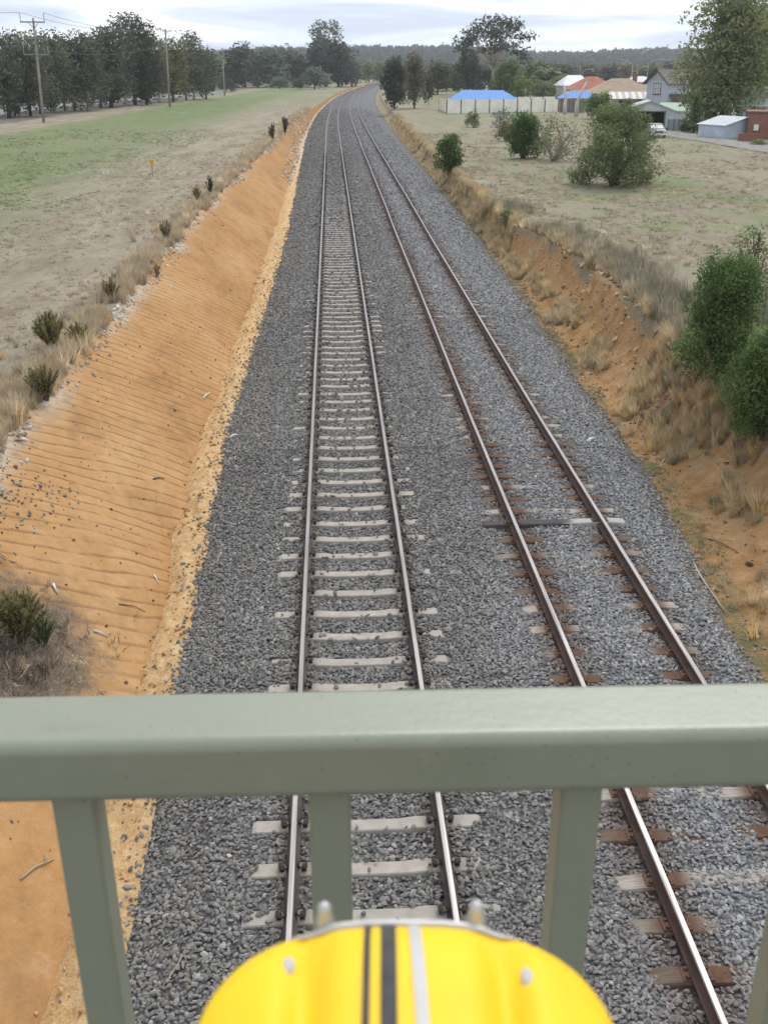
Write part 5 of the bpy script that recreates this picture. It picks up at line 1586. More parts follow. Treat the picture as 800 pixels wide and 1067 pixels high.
# garage with a white gable front
p = spot(676, 134.5); s_ = mpp(p)
o = thing('garage', p, 'white iron garage with gable front and dark open doorway', 'garage', face(676, 4))
xl, xr, xk, x2 = (660 - 676) * s_, (692.5 - 676) * s_, (675 - 676) * s_, (706 - 676) * s_
zl_, zk_, zr2, zx2 = z_at(p, 110), z_at(p, 105), z_at(p, 111.2), z_at(p, 116.5)
dxl, dxr, dz = (662.5 - 676) * s_, (690.5 - 676) * s_, z_at(p, 115.5)
M_WIRON = corrugated('white_iron', (0.52, 0.54, 0.53), 0.12)
mb = MB()
for poly in ([(xl, 0, -0.2), (dxl, 0, -0.2), (dxl, 0, dz), (xl, 0, dz)], [(dxr, 0, -0.2), (xr, 0, -0.2), (xr, 0, dz), (dxr, 0, dz)], [(xl, 0, dz), (xr, 0, dz), (xr, 0, zr2), (xk, 0, zk_), (xl, 0, zl_)],
             [(xr, 0, dz - 1.6), (x2, 0, dz - 1.6), (x2, 0, zx2), (xr, 0, zr2)]):
    mb.prism(poly, (0, 0, 0), (0, 0.1, 0))
mb.box((xl + 0.05, 3.6, zl_ / 2), (0.1, 7, zl_)); mb.box((xr - 0.05, 3.6, zr2 / 2 - .1), (0.1, 7, zr2)); mb.box(((xl + xr) / 2, 7.05, zl_ / 2), (xr - xl, 0.1, zl_))
mb.build('wall', M_WIRON, o)
mb = MB()
for (xa, za, xb, zb) in ((xl - 0.3, zl_ - 0.05, xk, zk_ + 0.05), (xk, zk_ + 0.05, x2 + 0.2, zx2 - 0.02)):
    V = [(xa, -0.3, za), (xb, -0.3, zb), (xb, 7.3, zb), (xa, 7.3, za)]; V += [(x, y, z + 0.07) for x, y, z in V]
    mb.add(V, [(3, 2, 1, 0), (4, 5, 6, 7), (0, 1, 5, 4), (1, 2, 6, 5), (2, 3, 7, 6), (3, 0, 4, 7)])
mb.build('roof', corrugated('dull_iron', (0.36, 0.38, 0.37), 0.12), o)
mb = MB(); mb.box(((dxl + dxr) / 2, 2.5, dz / 2 - 0.05), (dxr - dxl, 0.1, dz)); mb.build('doorway_shade', M_INSIDE, o)  # near-black panel across the garage, stands in for the shade inside
mb = MB()
for x in (dxl, dxr): mb.box((x, -0.06, dz / 2), (0.14, 0.08, dz))
mb.box(((dxl + dxr) / 2, -0.06, dz + 0.07), (dxr - dxl + 0.3, 0.08, 0.14)); mb.build('door_frame', plain('green_frame', (0.10, 0.14, 0.12), 0.6, 0.3), o)

# cars
M_TYRE = plain('tyre', (0.02, 0.02, 0.02), 0.9, 0.1); M_RIM = plain('wheel_rim', (0.42, 0.42, 0.42), 0.4, 0.5, 0.1, 8, 0.5); M_LAMP = plain('lamp_glass', (0.6, 0.6, 0.58), 0.2, 0.6, 0.05)
def car(p, rz, label, paint, ute=False, group=None):
    o = thing('ute' if ute else 'car', p, label, 'ute' if ute else 'car', rz, group)
    m = NT('car_paint', 0.45, 0.4); m.color(paint); m = m.m
    if ute: prof = [(-2.35, .35), (-2.4, .75), (-2.3, .95), (-1.35, 1.02), (-0.75, 1.55), (0.35, 1.60), (0.5, 1.0), (2.4, 1.0), (2.45, .45), (2.3, .33)]
    else: prof = [(-2.15, .33), (-2.2, .62), (-2.1, .80), (-1.15, .93), (-0.45, 1.42), (1.05, 1.44), (1.75, 1.0), (2.1, .92), (2.18, .5), (2.05, .33)]
    mb = MB(); V = []; n_ = len(prof)
    for x, k in ((-0.86, 0), (0.86, 0)):
        for a, z in prof:
            ins = 0.16 if z > 1.2 else (0.05 if z < 0.4 else 0)
            V.append((x - math.copysign(ins, x), a, z))
    mb.add(V, [tuple(range(n_)), tuple(range(n_, 2 * n_))[::-1]] + [(k, n_ + k, n_ + (k + 1) % n_, (k + 1) % n_) for k in range(n_)])
    mb.build('body', m, o)
    a, b = prof[3], prof[4]
    def quad(c4, nm, mat):
        mb = MB(); d = 0.015
        c4 = [np.array(c) for c in c4]; nn = np.cross(c4[1] - c4[0], c4[3] - c4[0]); nn = nn / np.linalg.norm(nn) * d
        mb.add([c + nn for c in c4] + [c - nn for c in c4], [(0, 1, 2, 3), (7, 6, 5, 4), (0, 4, 5, 1), (1, 5, 6, 2), (2, 6, 7, 3), (3, 7, 4, 0)]); return mb.build(nm, mat, o)
    quad([(-0.72, a[0] + .06, a[1] + .05), (0.72, a[0] + .06, a[1] + .05), (0.62, b[0] - .05, b[1] - .06), (-0.62, b[0] - .05, b[1] - .06)], 'windscreen', M_GLASS)
    e, g = prof[5], prof[6]
    for s in (-1, 1):
        quad([(s * 0.865, a[0] + .28, 1.0), (s * 0.865, g[0] - (0.12 if ute else .35), 1.03), (s * 0.725, e[0] - .08, e[1] - .10), (s * 0.725, b[0] + .08, b[1] - .10)], 'side_window', M_GLASS)
        mb = MB(); mb.box((s * 0.62, prof[1][0] + 0.01, 0.70), (0.34, 0.06, 0.16)); mb.build('headlight', M_LAMP, o)
        for y in (-1.38, 1.32):
            mb = MB(); mb.tube([(s * 0.70, y, 0.32), (s * 0.885, y, 0.32)], 0.32, 14); w = mb.build('wheel', M_TYRE, o)
            mb = MB(); mb.tube([(s * 0.86, y, 0.32), (s * 0.90, y, 0.32)], 0.19, 10); mb.build('rim', M_RIM, w)
    mb = MB(); mb.box((0, prof[0][0] - 0.06, 0.45), (1.66, 0.12, 0.18)); mb.build('bumper', M_TRIM, o)
    mb = MB(); mb.box((0, prof[1][0] - 0.0, 0.70), (0.86, 0.05, 0.14)); mb.build('grille', M_DARKTRIM, o)
    return o
car(spot(681, 143), face(681, 12), 'silver car parked nose out in front of the garage doorway', (0.17, 0.17, 0.18))
car(spot(51, 111.5), face(51, 80), 'white ute on the road behind the first roadside gums', (0.62, 0.62, 0.62), True)
car(spot(165, 95.5), face(165, 78), 'yellow car on the road behind the second power pole', (0.55, 0.33, 0.02))
car(spot(209, 94.5), face(209, 80), 'grey car on the road near the third power pole', (0.30, 0.31, 0.33))

# fences
def panel_fence(pix, n_pan, top_row, label, panel_m, post_m, posts=0.14, name='panel_fence', th=0.05, end_top=None, thing_cat='fence'):
    a, b = spot(*pix[0]), spot(*pix[1])
    v = b - a; L = math.hypot(v[0], v[1]); rz = math.atan2(v[1], v[0])
    o = thing(name, a, label, thing_cat, rz)
    h0 = height_to(a, top_row); h1 = height_to(b, end_top if end_top is not None else top_row)
    step = L / n_pan
    def gz(x): return zg(a[0] + math.cos(rz) * x, a[1] + math.sin(rz) * x) - a[2]
    for k in range(n_pan):
        x0, x1 = k * step + posts / 2, (k + 1) * step - posts / 2
        t0, t1 = a[2] + 0, 0
        ha, hb = h0 + (h1 - h0) * k / n_pan, h0 + (h1 - h0) * (k + 1) / n_pan
        mb = MB(); gb = gz((x0 + x1) / 2) + 0.05
        mb.prism([(x0 + .002, -th / 2, gb), (x1 - .002, -th / 2, gb), (x1 - .002, -th / 2, hb), (x0 + .002, -th / 2, ha)], (0, 0, 0), (0, th, 0))
        mb.build('panel', panel_m, o)
    for k in range(n_pan + 1):
        hh = h0 + (h1 - h0) * k / n_pan + 0.05; g = gz(k * step)
        mb = MB(); mb.box((k * step, 0, (hh + g) / 2 - 0.1), (posts, posts, hh - g + 0.2)); mb.build('post', post_m, o)
    return o
M_FCREAM = plain('cream_fence_panel', (0.84, 0.79, 0.67), 0.75, 0.2, 0.12, 0.8); M_FPOST = plain('dark_fence_post', (0.11, 0.10, 0.085), 0.7, 0.3)
panel_fence(((465, 118.3), (581, 116.3)), 8, 104, 'cream panel fence with dark posts in front of the blue roofed shed', M_FCREAM, M_FPOST, 0.16, end_top=102.6)
panel_fence(((465, 118.0), (457.5, 114.5)), 3, 104, 'short cream fence return at the left end of the panel fence', M_FCREAM, M_FPOST, 0.14, end_top=102.5)
a_ = spot(516, 111.5)
panel_fence(((511, 111.3), (578, 110.6)), 5, 101.5, 'second cream fence standing behind the front panel fence', M_FCREAM, M_FPOST, 0.14, end_top=100.5)
M_PALING = [plain('grey_paling', (0.20, 0.185, 0.165), 0.95, 0.1, 0.25, 2), plain('brown_paling', (0.15, 0.125, 0.10), 0.95, 0.1, 0.25, 2)]
a, b = spot(582, 117), spot(608, 118.5); v = b - a; L = math.hypot(v[0], v[1])
o = thing('paling_fence', a, 'weathered grey timber paling fence with white dead trunks in front', 'fence', math.atan2(v[1], v[0]))
h_ = height_to(a, 102); k_ = int(L / 0.26)
for k in range(k_):
    mb = MB(); hh = h_ * (1 + 0.05 * math.sin(k * 2.7)); mb.box((k * 0.26 + 0.13, 0.01 * math.sin(k * 1.9), hh / 2), (0.22, 0.03, hh)); mb.build('paling', M_PALING[(k * 7) % 3 % 2], o)
mb = MB()
for z in (0.5, h_ - 0.4): mb.box((L / 2, 0.065, z), (L, 0.08, 0.1))
mb.build('rail', M_PALING[1], o)
panel_fence(((695, 136), (718, 136.5)), 4, 122.5, 'grey steel sheet fence right of the garage', corrugated('grey_steel_sheet', (0.27, 0.29, 0.31), 0.15), M_FPOST, 0.09, end_top=122.5)
panel_fence(((717, 135.5), (753, 143.5)), 6, 122, 'grey green steel fence behind the small conifer', corrugated('grey_green_sheet', (0.26, 0.31, 0.28), 0.15), M_FPOST, 0.09, end_top=126.5)
# pale blue shed wall and brick building
a, b = spot(753, 144.5), spot(776, 143.8); v = b - a; L = math.hypot(v[0], v[1])
o = thing('lean_to_shed', a, 'pale blue iron lean-to shed beside the red brick building', 'shed', math.atan2(v[1], v[0]))
h0, h1 = height_to(a, 128.5), height_to(b, 120)
mb = MB(); mb.prism([(0, 0, -0.2), (L, 0, -0.2), (L, 0, h1), (0, 0, h0)], (0, 0, 0), (0, 4.0, 0)); mb.build('wall', corrugated('pale_blue_iron', (0.46, 0.51, 0.58), 0.12), o)
mb = MB(); mb.prism([(-0.15, -0.2, h0 - 0.03), (L, -0.2, h1 + 0.005), (L, -0.2, h1 + 0.075), (-0.15, -0.2, h0 + 0.04)], (0, 0, 0), (0, 4.5, 0)); mb.build('roof', corrugated('shed_iron', (0.40, 0.42, 0.44), 0.12, 1), o)
p = spot(776.5, 144.5); s_ = mpp(p)
o = thing('brick_building', p, 'red brick outbuilding with flat top at the right edge of the picture', 'building', face(776.5, 2))
hb = height_to(p, 114)
mb = MB(); mb.box((3.2, 2.5, hb / 2 - 0.1), (6.4, 5.0, hb)); mb.build('wall', brickwork('red_brick'), o)
mb = MB(); mb.box((3.2, 2.5, hb - 0.03), (6.7, 5.3, 0.14)); mb.build('roof', plain('roof_edge', (0.20, 0.10, 0.075), 0.8), o)
mb = MB(); mb.box((0.9, -0.13, 1.15), (0.5, 0.26, 0.62)); hbx = mb.build('meter_box', M_TRIM, o)
mb = MB(); mb.box((0.9, -0.28, 1.15), (0.36, 0.04, 0.48)); mb.build('door', M_WHITEWALL, hbx)
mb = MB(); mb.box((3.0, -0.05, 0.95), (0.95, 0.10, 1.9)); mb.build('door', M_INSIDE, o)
p = spot(768, 147)
o = thing('low_brick_wall', p, 'low stub of red brick wall in front of the brick building', 'wall', face(768, 3))
mb = MB(); mb.box((1.0, 0, 0.28), (2.0, 0.35, 0.76)); mb.build('wall', brickwork('low_wall_brick'), o)
mb = MB()
mb.box((1.0, 0, 0.70), (2.1, 0.42, 0.08)); mb.build('coping', plain('brick_coping', (0.24, 0.10, 0.065), 0.9), o)

# gravel drive on the right and the road behind the roadside gums
def sheet(name, edge_a, edge_b, mat, label, lift=0.05, sub=6):
    A = []; B = []
    for e_, out in ((edge_a, A), (edge_b, B)):
        for k in range(len(e_) - 1):
            for t in np.linspace(0, 1, sub, endpoint=False):
                out.append(spot(e_[k][0] * (1 - t) + e_[k + 1][0] * t, e_[k][1] * (1 - t) + e_[k + 1][1] * t))
        out.append(spot(*e_[-1]))
    mb = MB(); V = []
    for a, b in zip(A, B):
        for t in np.linspace(0, 1, 5):
            q = a * (1 - t) + b * t; V.append((q[0], q[1], zg(q[0], q[1]) + lift))
    n_ = len(A)
    mb.add(V, [(i * 5 + k, i * 5 + k + 1, i * 5 + 6 + k, i * 5 + 5 + k) for i in range(n_ - 1) for k in range(4)])
    return tag(mb.build(name, mat, None, True), label, kind='structure')
M_GRAVEL = plain('drive_gravel', (0.25, 0.235, 0.21), 0.95, 0.1, 0.3, 1.2, obj=False)
sheet('gravel_road', [(692, 136), (712, 138.5), (740, 143), (770, 147.5), (830, 155)], [(690, 142), (712, 145), (738, 149), (768, 154.5), (830, 165)], M_GRAVEL, 'grey gravel lane in front of the right hand fences', 0.05)
def road_left():
    pts = [far(-60, 172), far(0, 207), far(60, 243), far(120, 285), far(200, 345), far(236, 420)]
    mb = MB(); V = []
    P = []
    for k in range(len(pts) - 1):
        for t in np.linspace(0, 1, 8, endpoint=False): P.append(pts[k] * (1 - t) + pts[k + 1] * t)
    for k, q in enumerate(P):
        a = P[max(k - 1, 0)]; b = P[min(k + 1, len(P) - 1)]; dv = (b - a)[:2]; dv = dv / np.linalg.norm(dv); nv = np.array([-dv[1], dv[0]])
        for w in (-5, -2, 2, 5):
            x, y = q[0] + nv[0] * w, q[1] + nv[1] * w; V.append((x, y, zg(x, y) + 0.10))
    mb.add(V, [(i * 4 + k, i * 4 + k + 1, i * 4 + 5 + k, i * 4 + 4 + k) for i in range(len(P) - 1) for k in range(3)])
    tag(mb.build('road', plain('road_asphalt', (0.20, 0.20, 0.205), 0.9, 0.2, 0.15, 0.5, obj=False), None, True), 'grey road running behind the roadside gum trees', kind='structure')
road_left()

# poles and wires
M_POLE = plain('pole_timber', (0.30, 0.27, 0.235), 0.9, 0.1, 0.25, 1.5); M_ARM = plain('crossarm', (0.24, 0.22, 0.20), 0.9, 0.1, 0.2, 2); M_INS = plain('insulator', (0.33, 0.31, 0.29), 0.4, 0.5)
POLE_TOPS = {}
def power_pole(key, base, top, arms, label, r=0.2, D=None):
    p = far(base[0], D) if D else spot(*base); s = mpp(p)
    h = height_to(p, top[1]); rz = face(base[0], 0); lean = across(p, top[0], top[1], rz)
    o = thing('power_pole', p, label, 'power pole', rz)
    mb = MB(); mb.tube([(0, 0, -0.3), (lean * 0.5, 0, h * 0.5), (lean, 0, h)], [r, r * 0.85, r * 0.68], 9); mb.build('pole', M_POLE, o, True)
    ends = []
    for row, x0, x1, up in arms:
        z = height_to(p, row); cx = lean * z / h; a, b = across(p, x0, row, rz), across(p, x1, row, rz)
        mb = MB(); mb.box(((a + b) / 2, -0.22, z), (b - a, 0.14, 0.16))
        c = mb.build('crossarm', M_ARM, o)
        mb = MB(); mb.tube([(cx, -0.18, z - 0.75), (cx - (cx - a) * 0.4, -0.20, z - 0.1)], 0.04, 4); mb.tube([(cx, -0.18, z - 0.75), (cx + (b - cx) * 0.4, -0.20, z - 0.1)], 0.04, 4)
        mb.build('brace', M_ARM, c)
        for x in (a + 0.08, b - 0.08):
            mb = MB(); mb.tube([(x, -0.22, z + 0.08), (x, -0.22, z + up * 0.8), (x, -0.22, z + up)], [0.05, 0.05, 0.07], 6); mb.build('insulator', M_INS, c, True)
            ca, sa = math.cos(o.rotation_euler[2]), math.sin(o.rotation_euler[2])
            ends.append((p[0] + x * ca + 0.22 * sa, p[1] + x * sa - 0.22 * ca, p[2] + z + up))
    POLE_TOPS[key] = ends
power_pole('a', (46, 128), (35, 21), ((25.2, 21.5, 47.5, 1.1), (41.2, 25.5, 50, 0.25), (57.5, 25, 51.5, 1.0)), 'tall leaning timber power pole with three crossarms, nearest on the left', 0.2)
power_pole('b', (174, 103), (172.5, 31), ((33, 167.5, 179, 0.5),), 'timber power pole with one short crossarm in the middle of the left trees', 0.22, 228)
power_pole('c', (232.5, 92.5), (232, 50), ((53, 226, 238, 0.3), (60, 226, 239, 0.3)), 'farther timber power pole with two crossarms above the round bush', 0.24, 330)
power_pole('d', (604.5, 98), (604.5, 66), ((67.5, 599, 610, 0.3),), 'power pole with one crossarm behind the white roof', 0.2, 330)
M_WIRE = plain('wire', (0.12, 0.12, 0.125), 0.6, 0.3)
def wire(a, b, sag, label, group):
    mb = MB(); a, b = np.array(a), np.array(b)
    pts = [a + (b - a) * t - np.array([0, 0, sag * 4 * t * (1 - t)]) - a for t in np.linspace(0, 1, 14)]
    mb.tube([tuple(q) for q in pts], 0.022, 4)
    tag(mb.build('power_line', M_WIRE, None, False, tuple(a)), label, 'power line', group)
A, B, Cc = POLE_TOPS['a'], POLE_TOPS['b'], POLE_TOPS['c']
GW = 'overhead wires strung between the left power poles'
wire(A[0], B[0], 1.2, 'upper left wire between the first and second power poles', GW)
wire(A[1], B[1], 1.2, 'upper right wire between the first and second power poles', GW)
wire(A[4], (B[0][0], B[0][1], B[0][2] - 3), 1.4, 'lower wire between the first and second power poles', GW)
wire(B[0], Cc[0], 1.3, 'left wire between the second and third power poles', GW)
wire(B[1], Cc[1], 1.3, 'right wire between the second and third power poles', GW)
for k, (i, lab) in enumerate(((0, 'upper wire leaving the nearest power pole to the left'), (2, 'middle wire leaving the nearest power pole to the left'), (4, 'lower wire leaving the nearest power pole to the left'))):
    e_ = np.array(A[i]); wire(e_, e_ + np.array([-62, -52, 0.0]), 1.0, lab, GW)
M_GALV = plain('galvanised', (0.33, 0.34, 0.35), 0.5, 0.4, 0.1, 2, 0.3)
def street_lamp(px, top, arm_px, arm_row, D, label):
    p = far(px, D); s = mpp(p); h = height_to(p, top)
    o = thing('street_lamp', p, label, 'street lamp', face(px, 0))
    mb = MB(); mb.tube([(0, 0, -0.2), (0, 0, h)], [0.16, 0.10], 8); mb.build('pole', M_GALV, o, True)
    ax = (arm_px - px) * s; az = height_to(p, arm_row)
    mb = MB(); mb.tube(bez((0, 0, h - 0.1), (ax * 0.3, 0, az + 0.0), (ax, 0, az), 7), 0.085, 6); mb.build('arm', M_GALV, o, True)
    mb = MB(); mb.box((ax * 1.05, 0, az - 0.02), (1.1, 0.35, 0.22), 0, 0, 0.8); mb.build('lamp_head', M_GALV, o)
street_lamp(658.5, 67.5, 644, 62.5, 330, 'street lamp with long arm pointing left above the red roof')
street_lamp(674.5, 65.5, 694, 62, 325, 'street lamp with long arm pointing right above the grey house ridge')
street_lamp(664, 72, 673, 69.5, 345, 'shorter street lamp between the two long armed ones')
street_lamp(607, 74, 616, 72, 370, 'small street lamp right of the pole behind the white roof')

# markers in the paddock
def stake(base, top, w, label, mat, cap=None):
    p = spot(*base); h = height_to(p, top); r = w * mpp(p) / 2
    o = thing('marker_post', p, label, 'marker post')
    mb = MB(); mb.box((0, 0, h / 2 - 0.05), (2 * r, 2 * r, h + 0.1), 0.3, 0, 0.9); mb.build('post', mat, o)
    if cap: mb = MB(); mb.box((0, 0, h + 0.09), (0.26, 0.12, 0.32), 0.0, 0, 0.9); mb.build('cap', cap, o)
M_WPOST = plain('white_post', (0.66, 0.65, 0.62), 0.7, 0.2, 0.1); M_YPOST = plain('yellow_marker', (0.62, 0.36, 0.02), 0.6, 0.3, 0.1)
stake((108.5, 182), 174.5, 2.2, 'left of two short white stakes in the dry paddock', M_WPOST)
stake((113, 183), 175, 2.2, 'right of two short white stakes in the dry paddock', M_WPOST)
stake((159.5, 184), 168, 1.0, 'thin grey marker post with yellow cap in the left paddock', M_POLE, M_YPOST)
stake((293, 111.5), 107.3, 1.8, 'left of two white stubs near the end of the paddock', M_WPOST)
stake((297, 111.5), 107.6, 1.8, 'right of two white stubs near the end of the paddock', M_WPOST)
stake((332.7, 93), 90.2, 1.6, 'white post below the blue grey bush, leftmost of three by the line', M_WPOST)
stake((338.7, 93), 90.5, 1.2, 'middle white post of three below the blue grey bush', M_WPOST)
stake((346.3, 92.6), 89.8, 1.4, 'white post nearest the ballast, right of three below the gums', M_WPOST)
def dead_tree(base, top, bends, r, label):
    p = spot(*base); h = height_to(p, top); s = mpp(p)
    o = thing('dead_tree', p, label, 'dead tree', face(base[0], 0))
    pts = [(0, 0, -0.1)] + [(dx * s, 0, h * t) for dx, t in bends]
    mb = MB(); mb.tube(pts, list(np.linspace(r, r * 0.45, len(pts))), 7); mb.build('trunk', M_TRUNKW, o, True)
    mb = MB(); q = pts[-2]; mb.tube([q, (q[0] + 0.5, 0.2, q[2] + 0.7)], [r * 0.4, r * 0.2], 5); mb.build('limb', M_TRUNKW, o)
M_TRUNKW = plain('bleached_trunk', (0.55, 0.52, 0.48), 0.9, 0.1, 0.15, 3)
dead_tree((588.5, 119), 88, ((-1, 0.35), (0, 0.6), (-3.5, 1.0)), 0.34, 'bleached dead trunk standing at the left end of the paling fence')
dead_tree((600, 121), 85, ((0, 0.4), (2, 0.6), (8.5, 1.0)), 0.36, 'bleached dead trunk leaning right in front of the paling fence')

# trees and hedge around the houses
plant_tree(757, 152, -14, 'huge full crowned tree towering over the fences at the right edge', 'bushy', 31, L_TALL, M_BARK_DARK, 98, cover=0.6, leafpx=2.2)
plant_tree(790, 158, 6, 'tall tree merging with the huge one, cut off by the right edge', 'bushy', 32, L_TALL, M_BARK_DARK, 62, cover=0.4, leafpx=2.4)
plant_tree(722, 0, 91, 'small conifer against the grey green fence below the huge tree', 'cone', 33, L_GREEN, M_BARK_DARK, 23, base=(722, 138), cover=0.5, leafpx=2.2)
plant_tree(712, 0, 127, 'low dark bush at the foot of the small conifer', 'dome', 34, L_GUM_DARK, M_BARK_DARK, 13, base=(712, 138), name='bush', cat_='bush', cover=0.5)
plant_tree(622, 0, 96, 'clipped green hedge between the dead trunks and the garage', 'dome', 35, L_BRIGHT, M_BARK, 44, base=(622, 124), name='hedge', cat_='hedge', cover=0.6)
plant_tree(792, 0, 146, 'low weedy bush by the gravel lane below the brick building', 'dome', 36, L_SHRUB, M_BARK, 22, base=(790, 151), name='bush', cat_='bush', cover=0.4)
plant_tree(652, 0, 103, 'dark bush squeezed between the hedge and the garage', 'dome', 37, L_GREEN, M_BARK, 22, base=(652, 126), name='bush', cat_='bush', cover=0.5)

# ------------------------------------------------------------------ footbridge railing
n = NT('railing_paint', 0.34, 0.6)
f = n.noise(5, 5, 0.6, n.pos((1, 1, 1), obj=True)); f2 = n.noise(110, 4, 0.7, n.pos((1, 1, 1), obj=True)); v = n.vor(70, n.pos((1, 1, 1), obj=True))
f3 = n.noise(16, 6, 0.75, n.pos((0.5, 1, 1), obj=True))
c = n.ramp(f, [(0.3, (0.208, 0.221, 0.157)), (0.7, (0.250, 0.262, 0.190))])
c = n.mix(n.math('MULTIPLY', n.step(v, 0.10, 0.035), n.step(f3, 0.44, 0.54)), c, (0.085, 0.075, 0.055))
c = n.mix(n.math('MULTIPLY', n.step(f3, 0.62, 0.70), 0.35), c, (0.34, 0.35, 0.28))
c = n.mix(n.math('MULTIPLY', n.step(n.noise(3.0, 6, 0.75, n.pos((1, 3, 3), obj=True)), 0.56, 0.70), 0.35), c, (0.15, 0.155, 0.115))
n.color(c)
n.bump(n.math('ADD', n.math('MULTIPLY', f2, 0.35), n.math('ADD', n.math('MULTIPLY', f3, 0.7), n.math('MULTIPLY', n.step(v, 0.0, 0.10), 0.25))), 0.55, 0.0022)
M_RAILING = n.m
RA = -R(0.86)                                    # the bridge crosses very slightly askew
DECK_Z = CAM[2] - 1.62
def railing_post_x(px, py, plane_y):
    d = ray(px, py); k = plane_y / d[1]
    return CAM[0] + d[0] * k
t_rail = thing('bridge_railing', (0, 0.795, DECK_Z), 'sage green painted steel railing across the foreground of the footbridge', 'railing', RA)
def rounded_bar(prof_w, prof_h, rad, seg=4):
    pts = []
    for cx_, cz_, a0 in ((1, -1, -90), (1, 1, 0), (-1, 1, 90), (-1, -1, 180)):
        for k in range(seg + 1):
            a = R(a0 + 90 * k / seg)
            pts.append((cx_ * (prof_w / 2 - rad) + math.cos(a) * rad, cz_ * (prof_h / 2 - rad) + math.sin(a) * rad))
    return pts
HB, HT = CAM[2] - 0.612 - DECK_Z, CAM[2] - 0.546 - DECK_Z     # underside and top of the handrail above the deck
mb = MB()
prof = rounded_bar(0.086, HT - HB, 0.012, 10)
path = [((x, -0.002, (HB + HT) / 2), (0, 1, 0)) for x in np.linspace(-2.2, 2.4, 24)]
mb.sweep([((p[0], p[1], p[2]), r) for p, r in path], prof)
mb.build('handrail', M_RAILING, t_rail)
post_prof = rounded_bar(0.040, 0.040, 0.005, 3)
mb = MB()
V = [(a, b, 0) for a, b in post_prof]
mb.prism(V, (0, 0, 0.0), (0, 0, HB + 0.004))
bal = mb.mesh('baluster', M_RAILING)
for k in range(-8, 10):
    x0 = -0.0130 + 0.2395 * k
    link('baluster', bal, t_rail, (x0, 0, 0))
mb = MB(); mb.sweep([((x, 0, 0.09), (0, 1, 0)) for x in np.linspace(-2.2, 2.4, 12)], rounded_bar(0.05, 0.05, 0.005, 3))
mb.build('bottom_rail', M_RAILING, t_rail)
mb = MB(); mb.box((0.1, -0.62, -0.08), (5.2, 1.5, 0.16), 0)
tag(mb.build('bridge_deck', plain('deck_concrete', (0.085, 0.083, 0.08), 0.9, 0.1, 0.3, 6), None, False, (0, 0.70, DECK_Z)), 'dark grey deck of the footbridge', kind='structure')
bpy.context.view_layer.update()

# ------------------------------------------------------------------ the yellow bag in front of the railing
M_YEL = NT('yellow_vinyl', 0.58, 0.4); f = M_YEL.noise(9, 4, 0.6, M_YEL.pos((1, 1, 1), obj=True))
M_YEL.color(M_YEL.ramp(f, [(0.3, (0.82, 0.50, 0.006)), (0.7, (0.88, 0.58, 0.008))])); M_YEL.bump(f, 0.15, 0.003); M_YEL = M_YEL.m
M_BLK = plain('black_strap', (0.060, 0.058, 0.055), 0.8, 0.3, 0.3, 60)
M_WHT = plain('white_piping', (0.47, 0.46, 0.44), 0.5, 0.4, 0.08, 40)
M_SIL = plain('brushed_silver', (0.46, 0.45, 0.43), 0.4, 0.5, 0.1, 60, metal=0.5)
BW = 0.1030                                      # half width
def bag_plan(a):
    """Outline: a rounded rectangle, far side towards +y."""
    c_, s_ = math.cos(a), math.sin(a)
    e = 2.75
    k = (abs(c_) ** e + abs(s_) ** e) ** (-1 / e)
    return c_ * k * BW, s_ * k * 0.085
def bag_top(u, v):
    ru, rv = abs(u) / BW, abs(v) / 0.085
    r = min(1.0, (ru ** 2.75 + rv ** 2.75) ** (1 / 2.75))
    z = 0.022 * (1 - r ** 4.0) + 0.005 * (1 - ru ** 2)
    g = math.exp(-((abs(u) - 0.050 + 0.10 * (0.085 - v) * 0.25) / 0.0085) ** 2)      # seams beside the middle panel
    z -= 0.013 * g * min(1, (1 - r) * 6 + 0.02)
    return z
BAG_D = 0.330
bag_c = CAM + np.array([RGT[0], RGT[1], 0]) * 0.0105 + np.array([math.sin(YAW), math.cos(YAW), 0]) * BAG_D + np.array([0, 0, -0.4285])
t_bag = thing('bag', bag_c, 'blurred yellow bag with black and white stripes and silver knobs, below the railing', 'bag', -YAW)
mb = MB()
NA, NR = 72, 22
V, Fq = [], []
for i in range(NR + 1):
    r = i / NR
    for k in range(NA):
        u, v = bag_plan(2 * math.pi * k / NA); u, v = u * r, v * r
        V.append((u, v, bag_top(u, v)))
base_i = len(V)
for j, (sc, z) in enumerate(((1.012, -0.006), (1.015, -0.02), (1.01, -0.07), (0.97, -0.14), (0.88, -0.155), (0.0, -0.155))):
    for k in range(NA):
        u, v = bag_plan(2 * math.pi * k / NA); V.append((u * sc, v * sc, z))
for i in range(NR + 6):
    for k in range(NA):
        k2 = (k + 1) % NA
        Fq.append((i * NA + k, (i + 1) * NA + k, (i + 1) * NA + k2, i * NA + k2))
mb.add(V, Fq); mb.build('shell', M_YEL, t_bag, True)
def bag_strip(name, u0, w, mat, du=0.0):
    mb = MB(); V, Fq = [], []
    vs = np.linspace(0.0855, -0.082, 30)
    for v in vs:
        uu = u0 + du * (0.085 - v)
        for s in (-1, 1):
            x = uu + s * w / 2
            V.append((x, v, bag_top(x, min(max(v, -0.083), 0.0835)) + 0.0012))
        for s in (1, -1):
            x = uu + s * w / 2
            V.append((x, v, bag_top(x, min(max(v, -0.083), 0.0835)) - 0.0006))
    for i in range(len(vs) - 1):
        for k in range(4):
            Fq.append((i * 4 + k, i * 4 + (k + 1) % 4, i * 4 + 4 + (k + 1) % 4, i * 4 + 4 + k))
    mb.add(V, Fq); return mb.build(name, mat, t_bag, False)
bag_strip('stripe', -0.0190, 0.0034, M_BLK)['label'] = 'thin black stripe'
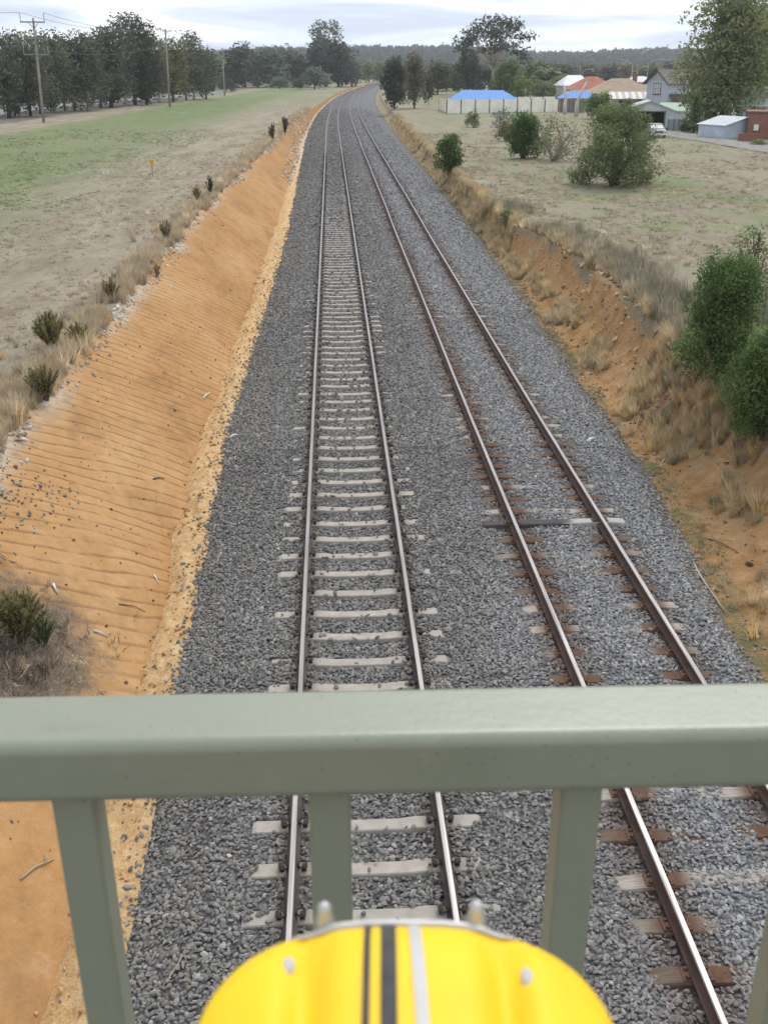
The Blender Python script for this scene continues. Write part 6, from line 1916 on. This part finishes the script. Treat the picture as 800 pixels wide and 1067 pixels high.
bag_strip('stripe', -0.0082, 0.0078, M_BLK)['label'] = 'wide black stripe'
bag_strip('stripe', 0.0050, 0.0060, M_WHT, 0.03)['label'] = 'white stripe'
mb = MB()
pts = []
for k in range(31):
    a = math.pi * (0.5 + 0.185 - 0.37 * k / 30)
    u, v = bag_plan(a); pts.append((u * 0.985, v * 0.985 - 0.001, bag_top(u * 0.97, v * 0.97) + 0.0012))
mb.tube(pts, [0.0027 * min(1, 0.15 + min(k, 30 - k) / 6) for k in range(31)], 8); mb.build('piping', M_SIL, t_bag, True)
for u in (-0.0425, 0.0390):
    mb = MB()
    zt = bag_top(u, 0.081)
    mb.tube([(u, 0.086, zt - 0.002), (u, 0.0865, zt + 0.004), (u, 0.087, zt + 0.008), (u, 0.087, zt + 0.012), (u, 0.087, zt + 0.0145)], [0.0064, 0.0054, 0.0042, 0.0038, 0.0018], 10)
    mb.build('knob', M_SIL, t_bag, True)
for u, v in ((-0.0585, 0.050), (0.0600, 0.040)):
    mb = MB(); z = bag_top(u, v)
    V, Fq = [], []
    for i in range(7):
        ph_ = math.pi / 2 * i / 6
        for k in range(12):
            a = 2 * math.pi * k / 12
            V.append((u + 0.0033 * math.cos(a) * math.cos(ph_), v + 0.0060 * math.sin(a) * math.cos(ph_), z - 0.0008 + 0.0028 * math.sin(ph_)))
    for i in range(6):
        for k in range(12):
            Fq.append((i * 12 + k, i * 12 + (k + 1) % 12, i * 12 + 12 + (k + 1) % 12, i * 12 + 12 + k))
    mb.add(V, Fq); mb.build('reflector', M_WHT, t_bag, True)
mb = MB(); mb.tube([(0, -0.01, -0.154), (0, -0.01, -(bag_c[2] - DECK_Z))], [0.014, 0.014], 10); mb.box((0, -0.01, -(bag_c[2] - DECK_Z) + 0.006), (0.09, 0.09, 0.012))
mb.build('stand', plain('dark_steel', (0.06, 0.06, 0.06), 0.5, 0.4, 0.2, 10), t_bag, True)

# ------------------------------------------------------------------ air
mb = MB()
mb.box((0, 1150, 60), (4200, 2900, 150))
hz_m = bpy.data.materials.new('haze_air'); hz_m.use_nodes = True
t_ = hz_m.node_tree
for q in list(t_.nodes):
    if q.type == 'BSDF_PRINCIPLED': t_.nodes.remove(q)
vol = t_.nodes.new('ShaderNodeVolumePrincipled')
vol.inputs['Color'].default_value = (0.90, 0.94, 0.99, 1)
vol.inputs['Density'].default_value = 0.00016
vol.inputs['Anisotropy'].default_value = 0.2
out_ = [q for q in t_.nodes if q.type == 'OUTPUT_MATERIAL'][0]
t_.links.new(vol.outputs['Volume'], out_.inputs['Volume'])
o = mb.build('haze', hz_m); tag(o, 'thin pale haze softening the far trees and hills', kind='stuff')
